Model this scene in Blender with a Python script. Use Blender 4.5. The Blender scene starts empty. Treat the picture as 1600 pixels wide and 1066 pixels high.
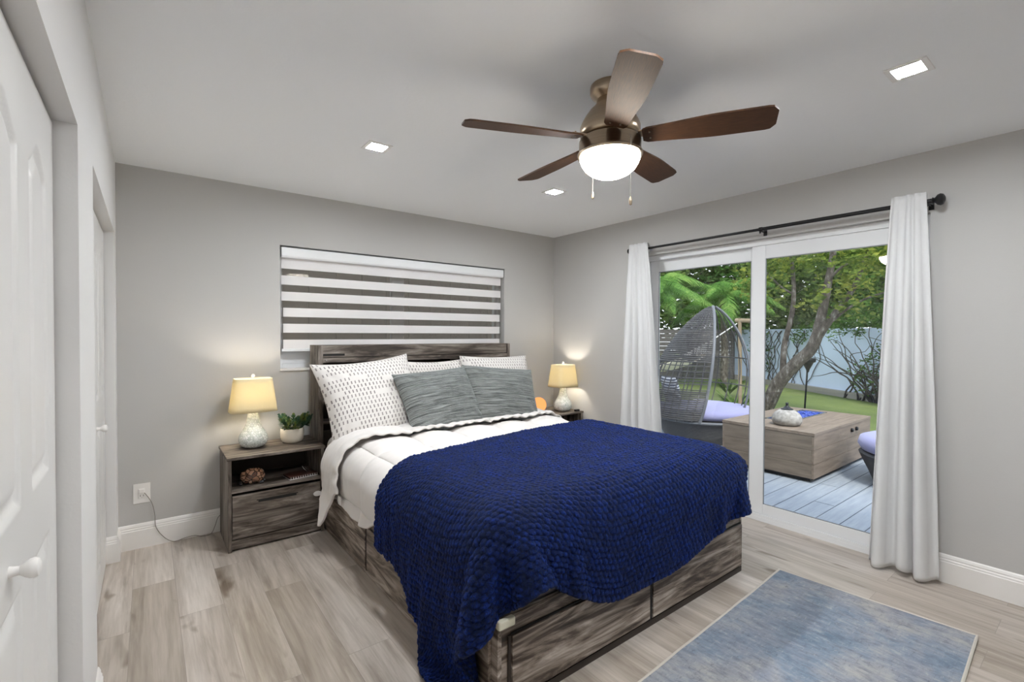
import bpy, math, random
import numpy as np
from mathutils import Matrix, Vector
PI = math.pi
rad = math.radians
sc = bpy.context.scene
C = sc.collection

# ------------------------------------------------------------------ camera
cam_data = bpy.data.cameras.new('camera')
cam = bpy.data.objects.new('camera', cam_data)
C.objects.link(cam)
R_ = Vector((0.7918, -0.6108, 0.0041)); U_ = Vector((0.0062, 0.0147, 0.9999)); F_ = Vector((0.6108, 0.7916, -0.0154))
m = Matrix.Identity(4)
for i in range(3):
    m[i][0] = R_[i]; m[i][1] = U_[i]; m[i][2] = -F_[i]
m[2][3] = 1.3854
cam.matrix_world = m
cam_data.sensor_width = 36.0
cam_data.lens = 739.41 / 1600 * 36
cam_data.clip_start = 0.02
cam_data.clip_end = 200
sc.camera = cam

# ------------------------------------------------------------------ sky, sun, exposure
SKY = 1.35
SUN = 1.9
DOWNLIGHT = 375.0
FANLIGHT = 26.0
BEDLAMP = 2.5
w = bpy.data.worlds.new('sky'); sc.world = w; w.use_nodes = True
wn = w.node_tree.nodes; wl = w.node_tree.links
bg = wn['Background']
tc = wn.new('ShaderNodeTexCoord'); sx = wn.new('ShaderNodeSeparateXYZ'); cr = wn.new('ShaderNodeValToRGB')
wl.new(tc.outputs['Generated'], sx.inputs[0]); wl.new(sx.outputs['Z'], cr.inputs[0])
cr.color_ramp.elements[0].position = 0.0; cr.color_ramp.elements[0].color = (0.86, 0.89, 0.95, 1)
cr.color_ramp.elements[1].position = 0.7; cr.color_ramp.elements[1].color = (0.76, 0.84, 1.0, 1)
wl.new(cr.outputs[0], bg.inputs[0]); bg.inputs[1].default_value = SKY
sun = bpy.data.lights.new('sun', 'SUN'); sun.energy = SUN; sun.angle = rad(12); sun.color = (1, 0.96, 0.9)
so = bpy.data.objects.new('sun', sun); C.objects.link(so); so.rotation_euler = (rad(28), rad(-22), 0)
sc.view_settings.view_transform = 'Standard'
sc.view_settings.look = 'None'
sc.view_settings.gamma = 1.0
sc.view_settings.use_curve_mapping = False
sc.view_settings.exposure = 1.0
sc.cycles.max_bounces = 12
sc.cycles.diffuse_bounces = 7
sc.cycles.transparent_max_bounces = 16
sc.cycles.sample_clamp_indirect = 6.0
sc.cycles.caustics_reflective = False
sc.cycles.caustics_refractive = False
sc.cycles.use_denoising = True

# ------------------------------------------------------------------ material helpers
class NT:
    def __init__(s, name):
        s.m = bpy.data.materials.new(name); s.m.use_nodes = True
        s.t = s.m.node_tree; s.n = s.t.nodes; s.n.clear()
        s.out = s.n.new('ShaderNodeOutputMaterial')
    def N(s, kind, **kw):
        nd = s.n.new('ShaderNode' + kind)
        for k, v in kw.items(): setattr(nd, k, v)
        return nd
    def L(s, a, b): s.t.links.new(a, b)
    def val(s, nd, key, v):
        if hasattr(v, 'is_output') or isinstance(v, bpy.types.NodeSocket): s.L(v, nd.inputs[key])
        else: nd.inputs[key].default_value = v
    def math(s, op, a, b=None, c=None, clamp=False):
        nd = s.N('Math', operation=op, use_clamp=clamp)
        s.val(nd, 0, a)
        if b is not None: s.val(nd, 1, b)
        if c is not None: s.val(nd, 2, c)
        return nd.outputs[0]
    def coord(s, kind='Object', scale=(1, 1, 1), rot=(0, 0, 0), loc=(0, 0, 0)):
        t = s.N('TexCoord'); mp = s.N('Mapping')
        mp.inputs['Scale'].default_value = scale; mp.inputs['Rotation'].default_value = rot; mp.inputs['Location'].default_value = loc
        s.L(t.outputs[kind], mp.inputs[0]); return mp.outputs[0]
    def noise(s, vec, scale=5, detail=3, rough=0.5, dist=0.0, out='Fac'):
        nd = s.N('TexNoise'); s.L(vec, nd.inputs['Vector'])
        nd.inputs['Scale'].default_value = scale; nd.inputs['Detail'].default_value = detail
        nd.inputs['Roughness'].default_value = rough; nd.inputs['Distortion'].default_value = dist
        return nd.outputs[out]
    def ramp(s, fac, stops, interp='LINEAR'):
        nd = s.N('ValToRGB'); s.L(fac, nd.inputs[0]); r = nd.color_ramp; r.interpolation = interp
        while len(r.elements) < len(stops): r.elements.new(0.5)
        for e, (p, c) in zip(r.elements, stops):
            e.position = p; e.color = (c[0], c[1], c[2], 1) if not isinstance(c, (int, float)) else (c, c, c, 1)
        return nd.outputs[0]
    def mix(s, fac, a, b, mode='MIX'):
        nd = s.N('MixRGB', blend_type=mode)
        s.val(nd, 0, fac)
        for k, v in ((1, a), (2, b)):
            if isinstance(v, tuple): v = (v[0], v[1], v[2], 1)
            s.val(nd, k, v)
        return nd.outputs[0]
    def bump(s, h, strength=0.3, dist=0.01):
        nd = s.N('Bump'); s.L(h, nd.inputs['Height']); nd.inputs['Strength'].default_value = strength
        nd.inputs['Distance'].default_value = dist; return nd.outputs[0]
    def pbr(s, color, rough=0.5, metal=0.0, normal=None, **kw):
        b = s.N('BsdfPrincipled')
        if isinstance(color, tuple): color = (color[0], color[1], color[2], 1)
        s.val(b, 'Base Color', color); s.val(b, 'Roughness', rough); s.val(b, 'Metallic', metal)
        if normal is not None: s.L(normal, b.inputs['Normal'])
        for k, v in kw.items(): s.val(b, k.replace('_', ' '), v)
        s.L(b.outputs[0], s.out.inputs[0]); return b

def plain(name, color, rough=0.5, metal=0.0, bump_scale=0, bump=0.1, var=0.0, **kw):
    t = NT(name); v = t.coord()
    col = color; nrm = None
    if var:
        nz = t.noise(v, 3.0, 4)
        col = t.mix(nz, tuple(c * (1 - var) for c in color), tuple(min(1, c * (1 + var)) for c in color))
    if bump_scale: nrm = t.bump(t.noise(v, bump_scale, 4), bump, 0.003)
    t.pbr(col, rough, metal, nrm, **kw); return t.m

def rustic(name, axis, gain=1.0, seed=0.0):
    """weathered grey-brown wood laminate, grain along the given axis"""
    t = NT(name)
    long_, wide = 1.5, 11.0
    s = [wide] * 3; s[axis] = long_
    v = t.coord(scale=tuple(s), loc=(seed, seed * 1.7, seed * 0.6))
    n1 = t.noise(v, 1.0, 6, 0.64, 2.3)
    s2 = [70.0] * 3; s2[axis] = 2.6
    n2 = t.noise(t.coord(scale=tuple(s2), loc=(seed, 0, 3)), 1.0, 4, 0.6, 0.4)
    s3 = [4.0] * 3; s3[axis] = 0.7
    n3 = t.noise(t.coord(scale=tuple(s3), loc=(1, seed, 0)), 1.0, 3, 0.5, 2.5)
    f = t.math('ADD', t.math('MULTIPLY', n1, 0.62), t.math('ADD', t.math('MULTIPLY', n2, 0.20), t.math('MULTIPLY', n3, 0.26)))
    g = gain
    c = t.ramp(f, [(0.40, (0.014 * g, 0.009 * g, 0.006 * g)), (0.48, (0.055 * g, 0.040 * g, 0.030 * g)), (0.54, (0.145 * g, 0.117 * g, 0.094 * g)),
                   (0.61, (0.26 * g, 0.222 * g, 0.19 * g)), (0.70, (0.46 * g, 0.41 * g, 0.365 * g))])
    t.pbr(c, 0.55, 0, t.bump(f, 0.25, 0.004)); return t.m

M = {}
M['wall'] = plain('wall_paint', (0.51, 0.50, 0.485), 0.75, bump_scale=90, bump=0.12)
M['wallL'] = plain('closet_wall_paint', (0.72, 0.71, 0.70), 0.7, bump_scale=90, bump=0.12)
M['ceiling'] = plain('ceiling_paint', (0.91, 0.92, 0.93), 0.8, bump_scale=60, bump=0.25)
M['trim'] = plain('white_trim', (0.82, 0.80, 0.775), 0.4)
M['doorwhite'] = plain('white_door_paint', (0.72, 0.71, 0.695), 0.38, bump_scale=220, bump=0.05)
M['vinyl'] = plain('white_vinyl', (0.80, 0.81, 0.82), 0.35)
M['black'] = plain('black_metal', (0.012, 0.012, 0.013), 0.4, 0.3)
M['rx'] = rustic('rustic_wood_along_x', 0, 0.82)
M['rx2'] = rustic('rustic_wood_drawer_along_x', 0, 1.5, 5.3)  # lighter copy for the bed foot, window light put into the colour
M['ry'] = rustic('rustic_wood_along_y', 1, 1.35)  # brightened copy for the bed sides, light painted into the wood tone
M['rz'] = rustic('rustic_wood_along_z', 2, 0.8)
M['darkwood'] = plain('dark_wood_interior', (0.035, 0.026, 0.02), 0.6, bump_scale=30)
M['gap'] = plain('dark_gap', (0.01, 0.009, 0.008), 0.8)

# floor planks along y
t = NT('light_oak_planks')
v = t.coord(rot=(0, 0, PI / 2), loc=(0.35, 0.07, 0))
bk = t.N('TexBrick'); t.L(v, bk.inputs['Vector'])
bk.offset = 0.37; bk.offset_frequency = 2; bk.squash = 1
bk.inputs['Scale'].default_value = 1.0; bk.inputs['Brick Width'].default_value = 1.22; bk.inputs['Row Height'].default_value = 0.187
bk.inputs['Mortar Size'].default_value = 0.0011; bk.inputs['Mortar Smooth'].default_value = 0.2; bk.inputs['Bias'].default_value = 0
bk.inputs['Color1'].default_value = (0, 0, 0, 1); bk.inputs['Color2'].default_value = (1, 1, 1, 1); bk.inputs['Mortar'].default_value = (0.5, 0.5, 0.5, 1)
def n4(scale3, sc_, det, rg, ds, wmul):
    nd = t.N('TexNoise', noise_dimensions='4D'); t.L(t.coord(scale=scale3), nd.inputs['Vector'])
    t.L(t.math('MULTIPLY', bk.outputs['Color'], wmul), nd.inputs['W'])
    nd.inputs['Scale'].default_value = sc_; nd.inputs['Detail'].default_value = det; nd.inputs['Roughness'].default_value = rg; nd.inputs['Distortion'].default_value = ds
    return nd.outputs['Fac']
g1 = n4((9, 0.9, 1), 1.0, 6, 0.6, 1.2, 37)
g2 = n4((60, 3.0, 1), 1.0, 4, 0.6, 0.3, 11)
g3 = n4((7.5, 3.2, 1), 1.0, 2, 0.5, 0.6, 53)
base = t.ramp(bk.outputs['Color'], [(0.0, (0.42, 0.37, 0.32)), (0.5, (0.50, 0.45, 0.405)), (1.0, (0.56, 0.51, 0.465))])
gr = t.ramp(g1, [(0.30, (0.55, 0.51, 0.47)), (0.48, (0.88, 0.86, 0.84)), (0.66, (1.12, 1.12, 1.12))])
fn = t.ramp(g2, [(0.35, (0.86, 0.85, 0.83)), (0.6, (1.05, 1.05, 1.05))])
kn = t.ramp(g3, [(0.27, (0.52, 0.47, 0.42)), (0.37, (1, 1, 1))])
c = t.mix(1.0, t.mix(1.0, t.mix(1.0, base, gr, 'MULTIPLY'), fn, 'MULTIPLY'), kn, 'MULTIPLY')
c = t.mix(t.math('MULTIPLY', bk.outputs['Fac'], 0.6), c, (0.20, 0.17, 0.145))
hb = t.math('SUBTRACT', t.math('MULTIPLY', g2, 0.35), bk.outputs['Fac'])
t.pbr(c, 0.36, 0, t.bump(hb, 0.18, 0.002), Specular_IOR_Level=0.45)
M['floor'] = t.m

# fabrics
def fabric(name, color, scale=500, bump=0.25, rough=0.9, sheen=0.2, var=0.04):
    t = NT(name); v = t.coord()
    nz = t.noise(v, 6.0, 3)
    col = t.mix(nz, tuple(c * (1 - var) for c in color), tuple(min(1, c * (1 + var)) for c in color))
    t.pbr(col, rough, 0, t.bump(t.noise(v, scale, 2), bump, 0.001), Sheen_Weight=sheen); return t.m
M['comforter'] = fabric('white_comforter_cotton', (0.69, 0.66, 0.635))
M['sheet'] = fabric('white_sheet_cotton', (0.74, 0.73, 0.73))

t = NT('white_linen_curtain'); v = t.coord(scale=(1, 1, 1))
wv = t.noise(t.coord(scale=(400, 400, 60)), 1.0, 3)
d = t.N('BsdfDiffuse'); tr = t.N('BsdfTranslucent'); mx = t.N('MixShader'); mx.inputs[0].default_value = 0.28
d.inputs['Color'].default_value = (0.84, 0.84, 0.84, 1); tr.inputs['Color'].default_value = (0.88, 0.88, 0.88, 1)
bp = t.bump(wv, 0.2, 0.001); t.L(bp, d.inputs['Normal'])
t.L(d.outputs[0], mx.inputs[1]); t.L(tr.outputs[0], mx.inputs[2]); t.L(mx.outputs[0], t.out.inputs[0])
M['curtain'] = t.m

# euro pillow with short woven dashes
t = NT('dashed_pillow_cotton')
tc_ = t.N('TexCoord'); sp = t.N('SeparateXYZ'); t.L(tc_.outputs['UV'], sp.inputs[0])
wob = t.noise(t.coord(), 7, 2)
vv = t.math('MULTIPLY', sp.outputs['Y'], 20.0)
row = t.math('FLOOR', vv)
uu = t.math('ADD', t.math('MULTIPLY', sp.outputs['X'], 27.0), t.math('ADD', t.math('MULTIPLY', row, 0.31), t.math('MULTIPLY', wob, 0.5)))
fu = t.math('FRACT', uu); fv = t.math('FRACT', vv)
mu = t.math('MULTIPLY', t.math('GREATER_THAN', fu, 0.36), t.math('LESS_THAN', fu, 0.68))
mv = t.math('MULTIPLY', t.math('GREATER_THAN', fv, 0.18), t.math('LESS_THAN', fv, 0.86))
cb = t.N('CombineXYZ'); t.L(t.math('FLOOR', t.math('MULTIPLY', uu, 0.25)), cb.inputs[0]); t.L(row, cb.inputs[1])
wn_ = t.N('TexWhiteNoise'); t.L(cb.outputs[0], wn_.inputs['Vector'])
keep = t.math('GREATER_THAN', wn_.outputs['Value'], 0.16)
dm = t.math('MULTIPLY', t.math('MULTIPLY', mu, mv), keep)
dm = t.math('MULTIPLY', dm, t.math('ADD', 0.72, t.math('MULTIPLY', wn_.outputs['Value'], 0.28)))
col = t.mix(dm, (0.66, 0.63, 0.60), (0.20, 0.18, 0.175))
t.pbr(col, 0.9, 0, t.bump(t.math('ADD', t.math('MULTIPLY', dm, -0.5), t.math('MULTIPLY', fv, 0.2)), 0.3, 0.002), Sheen_Weight=0.15)
M['dash'] = t.m
M['trimwhite'] = fabric('pillow_flange_cotton', (0.66, 0.63, 0.60))

# ruched grey velvet
t = NT('ruched_grey_velvet')
tc_ = t.N('TexCoord'); mp = t.N('Mapping'); t.L(tc_.outputs['UV'], mp.inputs[0]); mp.inputs['Scale'].default_value = (2.6, 34, 1)
n1 = t.noise(mp.outputs[0], 1.0, 4, 0.55, 1.4)
mp2 = t.N('Mapping'); t.L(tc_.outputs['UV'], mp2.inputs[0]); mp2.inputs['Scale'].default_value = (2, 2, 1)
n2 = t.noise(mp2.outputs[0], 1.6, 3)
col = t.mix(t.ramp(n1, [(0.35, 0.0), (0.62, 1.0)]), (0.075, 0.082, 0.078), (0.27, 0.285, 0.275))  # fold shade painted in: creases of the gathers dark, ridges light
t.pbr(col, 0.55, 0, t.bump(n1, 1.0, 0.03), Sheen_Weight=0.5, Sheen_Roughness=0.4, Sheen_Tint=(0.75, 0.83, 0.83, 1))
M['velvet'] = t.m

# blue fleece throw
t = NT('royal_blue_fleece')
nz = t.noise(t.coord(), 110, 5, 0.75)
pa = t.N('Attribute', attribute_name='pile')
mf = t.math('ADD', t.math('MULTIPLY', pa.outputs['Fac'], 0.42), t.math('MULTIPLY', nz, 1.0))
col = t.ramp(mf, [(0.52, (0.0003, 0.0004, 0.002)), (0.80, (0.0012, 0.0028, 0.025)), (1.0, (0.008, 0.024, 0.19))])  # shade between tufts painted in: near-black valleys, brighter blue tips
t.pbr(col, 0.55, 0, t.bump(nz, 1.0, 0.016), Sheen_Weight=t.math('MULTIPLY', t.ramp(mf, [(0.6, 0.1), (0.95, 1.0)]), 0.75), Sheen_Roughness=0.2, Sheen_Tint=(0.05, 0.16, 0.95, 1), Specular_Tint=(0.25, 0.4, 1.0, 1))
M['throw'] = t.m

# glass: thin pane, reflection by fresnel
t = NT('clear_glass')
lw = t.N('Fresnel'); lw.inputs['IOR'].default_value = 1.45
tp = t.N('BsdfTransparent'); tp.inputs['Color'].default_value = (0.96, 0.98, 0.97, 1)
gl = t.N('BsdfGlossy'); gl.inputs['Roughness'].default_value = 0.0
mx = t.N('MixShader'); t.L(lw.outputs[0], mx.inputs[0]); t.L(tp.outputs[0], mx.inputs[1]); t.L(gl.outputs[0], mx.inputs[2]); t.L(mx.outputs[0], t.out.inputs[0])
M['glass'] = t.m

def emit(name, color, strength):
    t = NT(name); e = t.N('Emission'); e.inputs[0].default_value = (*color, 1); e.inputs[1].default_value = strength
    t.L(e.outputs[0], t.out.inputs[0]); return t.m
M['downlight'] = emit('downlight_diffuser', (0.93, 0.965, 1.0), DOWNLIGHT)
M['bowl'] = emit('opal_light_bowl', (1.0, 0.92, 0.80), FANLIGHT)

t = NT('cream_lamp_shade')
d = t.N('BsdfDiffuse'); tr = t.N('BsdfTranslucent'); mx = t.N('MixShader'); mx.inputs[0].default_value = 0.35
d.inputs['Color'].default_value = (0.74, 0.68, 0.50, 1); tr.inputs['Color'].default_value = (0.62, 0.55, 0.36, 1)
t.L(t.bump(t.noise(t.coord(), 400, 2), 0.2, 0.001), d.inputs['Normal'])
t.L(d.outputs[0], mx.inputs[1]); t.L(tr.outputs[0], mx.inputs[2]); t.L(mx.outputs[0], t.out.inputs[0])
M['shade'] = t.m
t = NT('crackle_mosaic_glass')
vo = t.N('TexVoronoi', feature='DISTANCE_TO_EDGE'); t.L(t.coord(), vo.inputs['Vector']); vo.inputs['Scale'].default_value = 62
e = t.ramp(vo.outputs['Distance'], [(0.0, 0.0), (0.09, 1.0)])
vc = t.N('TexVoronoi'); t.L(t.coord(), vc.inputs['Vector']); vc.inputs['Scale'].default_value = 62
cc = t.ramp(vc.outputs['Color'], [(0.1, (0.62, 0.67, 0.61)), (0.5, (0.78, 0.81, 0.77)), (0.9, (0.90, 0.91, 0.88))])
t.pbr(t.mix(e, (0.48, 0.51, 0.47), cc), 0.12, 0, t.bump(e, 0.5, 0.003), Coat_Weight=0.5)
M['mosaic'] = t.m
M['chrome'] = plain('chrome', (0.8, 0.8, 0.8), 0.15, 1.0)
t = NT('brushed_antique_brass'); v = t.coord(scale=(1, 1, 90))
nz = t.noise(v, 4, 3)
t.pbr(t.mix(nz, (0.36, 0.28, 0.20), (0.52, 0.42, 0.31)), 0.28, 1.0, t.bump(nz, 0.05, 0.001)); M['brass'] = t.m
t = NT('dark_walnut_blade')
nz = t.noise(t.coord('UV', scale=(2.5, 26, 1)), 3, 5, 0.65, 0.4)
t.pbr(t.ramp(nz, [(0.3, (0.028, 0.013, 0.006)), (0.7, (0.105, 0.045, 0.018))]), 0.6, 0, None, Specular_IOR_Level=0.3); M['blade'] = t.m

# ------------------------------------------------------------------ mesh helpers
def wloc(o):
    v = Vector((0, 0, 0))
    while o is not None: v += o.location; o = o.parent
    return v
class MB:
    def __init__(s): s.v = []; s.f = []; s.uv = {}
    def quads(s, vs, fs):
        b = len(s.v); s.v += [tuple(map(float, p)) for p in vs]; s.f += [tuple(b + i for i in f) for f in fs]; return b
    def box(s, x0, x1, y0, y1, z0, z1):
        s.quads([(x0, y0, z0), (x1, y0, z0), (x1, y1, z0), (x0, y1, z0), (x0, y0, z1), (x1, y0, z1), (x1, y1, z1), (x0, y1, z1)],
                [(0, 3, 2, 1), (4, 5, 6, 7), (0, 1, 5, 4), (1, 2, 6, 5), (2, 3, 7, 6), (3, 0, 4, 7)]); return s
    def obox(s, c, ax, ay, az):
        """box about centre c with half-axis vectors"""
        c, ax, ay, az = map(Vector, (c, ax, ay, az))
        P = [c + ax * i + ay * j + az * k for k in (-1, 1) for i, j in ((-1, -1), (1, -1), (1, 1), (-1, 1))]
        s.quads(P, [(0, 3, 2, 1), (4, 5, 6, 7), (0, 1, 5, 4), (1, 2, 6, 5), (2, 3, 7, 6), (3, 0, 4, 7)]); return s
    def tube(s, pts, r, seg=8, cap=True):
        pts = [Vector(p) for p in pts]; n = len(pts)
        rs = r if isinstance(r, (list, tuple)) else [r] * n
        T = [(pts[min(i + 1, n - 1)] - pts[max(i - 1, 0)]).normalized() for i in range(n)]
        up = Vector((0, 0, 1)) if abs(T[0].z) < 0.9 else Vector((1, 0, 0))
        A = (up - T[0] * up.dot(T[0])).normalized(); vs = []
        for i in range(n):
            A = (A - T[i] * A.dot(T[i])).normalized(); B = T[i].cross(A)
            for k in range(seg):
                a = 2 * PI * k / seg; vs.append(pts[i] + (A * math.cos(a) + B * math.sin(a)) * rs[i])
        fs = [(i * seg + k, i * seg + (k + 1) % seg, (i + 1) * seg + (k + 1) % seg, (i + 1) * seg + k) for i in range(n - 1) for k in range(seg)]
        if cap: fs += [tuple(range(seg - 1, -1, -1)), tuple((n - 1) * seg + k for k in range(seg))]
        s.quads(vs, fs); return s
    def lathe(s, prof, c=(0, 0, 0), seg=32, sx=1, sy=1, power=2.0, closed_top=True, closed_bottom=True):
        vs = []
        for r, z in prof:
            for k in range(seg):
                a = 2 * PI * k / seg; ca, sa = math.cos(a), math.sin(a)
                q = (abs(ca) ** power + abs(sa) ** power) ** (-1 / power)
                vs.append((c[0] + r * ca * q * sx, c[1] + r * sa * q * sy, c[2] + z))
        n = len(prof)
        fs = [(i * seg + k, i * seg + (k + 1) % seg, (i + 1) * seg + (k + 1) % seg, (i + 1) * seg + k) for i in range(n - 1) for k in range(seg)]
        if closed_bottom: fs.append(tuple(range(seg - 1, -1, -1)))
        if closed_top: fs.append(tuple((n - 1) * seg + k for k in range(seg)))
        s.quads(vs, fs); return s
    def grid(s, P, U=None, wrap=False, flip=False):
        P = np.asarray(P, float); n, mm = P.shape[:2]; b = len(s.v)
        s.v += [tuple(p) for p in P.reshape(-1, 3).tolist()]
        if U is not None:
            for i, q in enumerate(np.asarray(U).reshape(-1, 2).tolist()): s.uv[b + i] = q
        for i in range(n - 1):
            for j in range(mm - 1 + (1 if wrap else 0)):
                q = (b + i * mm + j, b + i * mm + (j + 1) % mm, b + (i + 1) * mm + (j + 1) % mm, b + (i + 1) * mm + j)
                s.f.append(q[::-1] if flip else q)
        return s
    def prism(s, poly, axis, a0, a1):
        """extrude 2d polygon along axis; poly coordinates are the other two axes in order"""
        n = len(poly)
        def mk(p, a): q = [p[0], p[1]]; q.insert(axis, a); return tuple(q)
        s.quads([mk(p, a0) for p in poly] + [mk(p, a1) for p in poly],
                [tuple(range(n)), tuple(range(2 * n - 1, n - 1, -1))] + [(i, n + i, n + (i + 1) % n, (i + 1) % n) for i in range(n)]); return s
    def build(s, name, mat, parent=None, smooth=False, bevel=0, solid=0, sub=0, angle=35, recalc=True):
        off = wloc(parent) if parent is not None else Vector((0, 0, 0))
        me = bpy.data.meshes.new(name)
        V = np.array(s.v, float) - np.array(off)
        me.from_pydata(V.tolist(), [], s.f)
        if recalc:
            import bmesh
            bm = bmesh.new(); bm.from_mesh(me); bmesh.ops.recalc_face_normals(bm, faces=bm.faces); bm.to_mesh(me); bm.free()
        if s.uv:
            ul = me.uv_layers.new(name='UVMap'); idx = np.zeros(len(me.loops), np.int32); me.loops.foreach_get('vertex_index', idx)
            tab = np.zeros((len(s.v), 2))
            for k, q in s.uv.items(): tab[k] = q
            ul.data.foreach_set('uv', tab[idx].ravel())
        me.materials.append(M[mat] if isinstance(mat, str) else mat)
        if smooth:
            me.polygons.foreach_set('use_smooth', [True] * len(me.polygons))
            if angle: me.set_sharp_from_angle(angle=rad(angle))
        o = bpy.data.objects.new(name, me); C.objects.link(o)
        if parent is not None: o.parent = parent
        if bevel:
            b = o.modifiers.new('bevel', 'BEVEL'); b.width = bevel; b.segments = 2; b.limit_method = 'ANGLE'; b.angle_limit = rad(40)
        if solid:
            b = o.modifiers.new('solid', 'SOLIDIFY'); b.thickness = solid; b.offset = 0
        if sub:
            b = o.modifiers.new('sub', 'SUBSURF'); b.levels = sub; b.render_levels = sub
        return o

def tag(o, label, cat, group=None, kind=None):
    o['label'] = label; o['category'] = cat
    if group: o['group'] = group
    if kind: o['kind'] = kind
    return o
def thing(name, loc, label, cat, group=None):
    o = bpy.data.objects.new(name, None); C.objects.link(o); o.location = loc; o.empty_display_size = 0.05
    return tag(o, label, cat, group)
def struct(o): o['kind'] = 'structure'; return o
def sempty(name, loc=(0, 0, 0)):
    o = bpy.data.objects.new(name, None); C.objects.link(o); o.location = loc; o['kind'] = 'structure'; return o
def copy_tree(o, parent=None):
    c = o.copy(); C.objects.link(c)
    if parent is not None: c.parent = parent
    for ch in [x for x in bpy.data.objects if x.parent == o]: copy_tree(ch, c)
    return c
def vnoise(P, scale, seed=0, octaves=3):
    """smooth value noise on an (...,3) array, vectorised"""
    P = np.asarray(P, float) * scale; out = np.zeros(P.shape[:-1]); amp = 1.0; tot = 0
    for o in range(octaves):
        q = P * (2 ** o) + 17.3 * o + seed * 7.1
        i = np.floor(q).astype(np.int64); f = q - i; f = f * f * (3 - 2 * f)
        def h(a, b, c):
            n = (a * 73856093) ^ (b * 19349663) ^ (c * 83492791) ^ (seed * 2654435 + o * 977)
            n = (n ^ (n >> 13)) * 1274126177 & 0x7fffffff
            n = (n ^ (n >> 16)); return (n % 100003) / 50001.5 - 1
        r = 0
        for dx in (0, 1):
            for dy in (0, 1):
                for dz in (0, 1):
                    wgt = (f[..., 0] if dx else 1 - f[..., 0]) * (f[..., 1] if dy else 1 - f[..., 1]) * (f[..., 2] if dz else 1 - f[..., 2])
                    r = r + wgt * h(i[..., 0] + dx, i[..., 1] + dy, i[..., 2] + dz)
        out += amp * r; tot += amp; amp *= 0.5
    return out / tot
def smooth01(x): x = np.clip(x, 0, 1); return x * x * (3 - 2 * x)

# ------------------------------------------------------------------ room
XL, XR, YB, YF, H = -0.15, 3.546, 3.85, -0.80, 2.44
struct(MB().box(-0.9, 3.70, YF - 0.1, YB + 0.2, -0.12, 0).build('floor', 'floor'))
struct(MB().box(-0.9, 3.85, YF - 0.12, YB + 0.3, H, H + 0.15).build('ceiling', 'ceiling'))
WX0, WX1, WZ0, WZ1 = 0.7875, 2.872, 1.104, 2.04
struct(MB().box(-0.9, WX0, YB, YB + 0.2, 0, H).box(WX1, XR + 0.15, YB, YB + 0.2, 0, H).box(WX0, WX1, YB, YB + 0.2, 0, WZ0).box(WX0, WX1, YB, YB + 0.2, WZ1, H).build('wall_back', 'wall'))
DY0, DY1, DZ = 0.69, 2.69, 2.087
struct(MB().box(XR, XR + 0.15, YF, DY0, 0, H).box(XR, XR + 0.15, DY1, YB, 0, H).box(XR, XR + 0.15, DY0, DY1, DZ, H).build('wall_right', 'wall'))
# closet wall with two openings
CZ1, CZ2 = 1.965, 1.985
struct(MB().box(XL - 0.12, XL, 1.80, 2.27, 0, H).box(XL - 0.12, XL, 3.70, YB, 0, H).box(XL - 0.12, XL, 0.05, 1.80, CZ1, H).box(XL - 0.12, XL, 2.27, 3.70, CZ2, H)
       .box(XL - 0.12, XL, YF, 0.05, 0, H).box(-0.9, -0.88, YF, YB, 0, H).build('wall_left', 'wallL'))
struct(MB().box(-0.9, XR + 0.15, YF - 0.1, YF, 0, H).build('wall_front', 'wall'))

# baseboards: profile (depth, height)
BP = [(0, 0), (0.015, 0), (0.015, 0.115), (0.0125, 0.119), (0.0125, 0.128), (0.009, 0.133), (0.009, 0.141), (0.005, 0.152), (0.0, 0.158)]
struct(MB().prism([(YB - d, z) for d, z in BP], 0, XL, XR).build('baseboard_back', 'trim'))
b = MB()
b.prism([(XR - d, z) for d, z in BP], 1, YF, DY0 - 0.0); b.prism([(XR - d, z) for d, z in BP], 1, DY1, YB - 0.015)
struct(b.build('baseboard_right', 'trim'))
b = MB()
b.prism([(XL + d, z) for d, z in BP], 1, 3.685, YB - 0.015); b.prism([(XL + d, z) for d, z in BP], 1, 1.80, 2.285)
b.prism([(3.70 - d, z) for d, z in BP], 0, XL - 0.05, XL + 0.0)
struct(b.build('baseboard_left', 'trim'))

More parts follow.
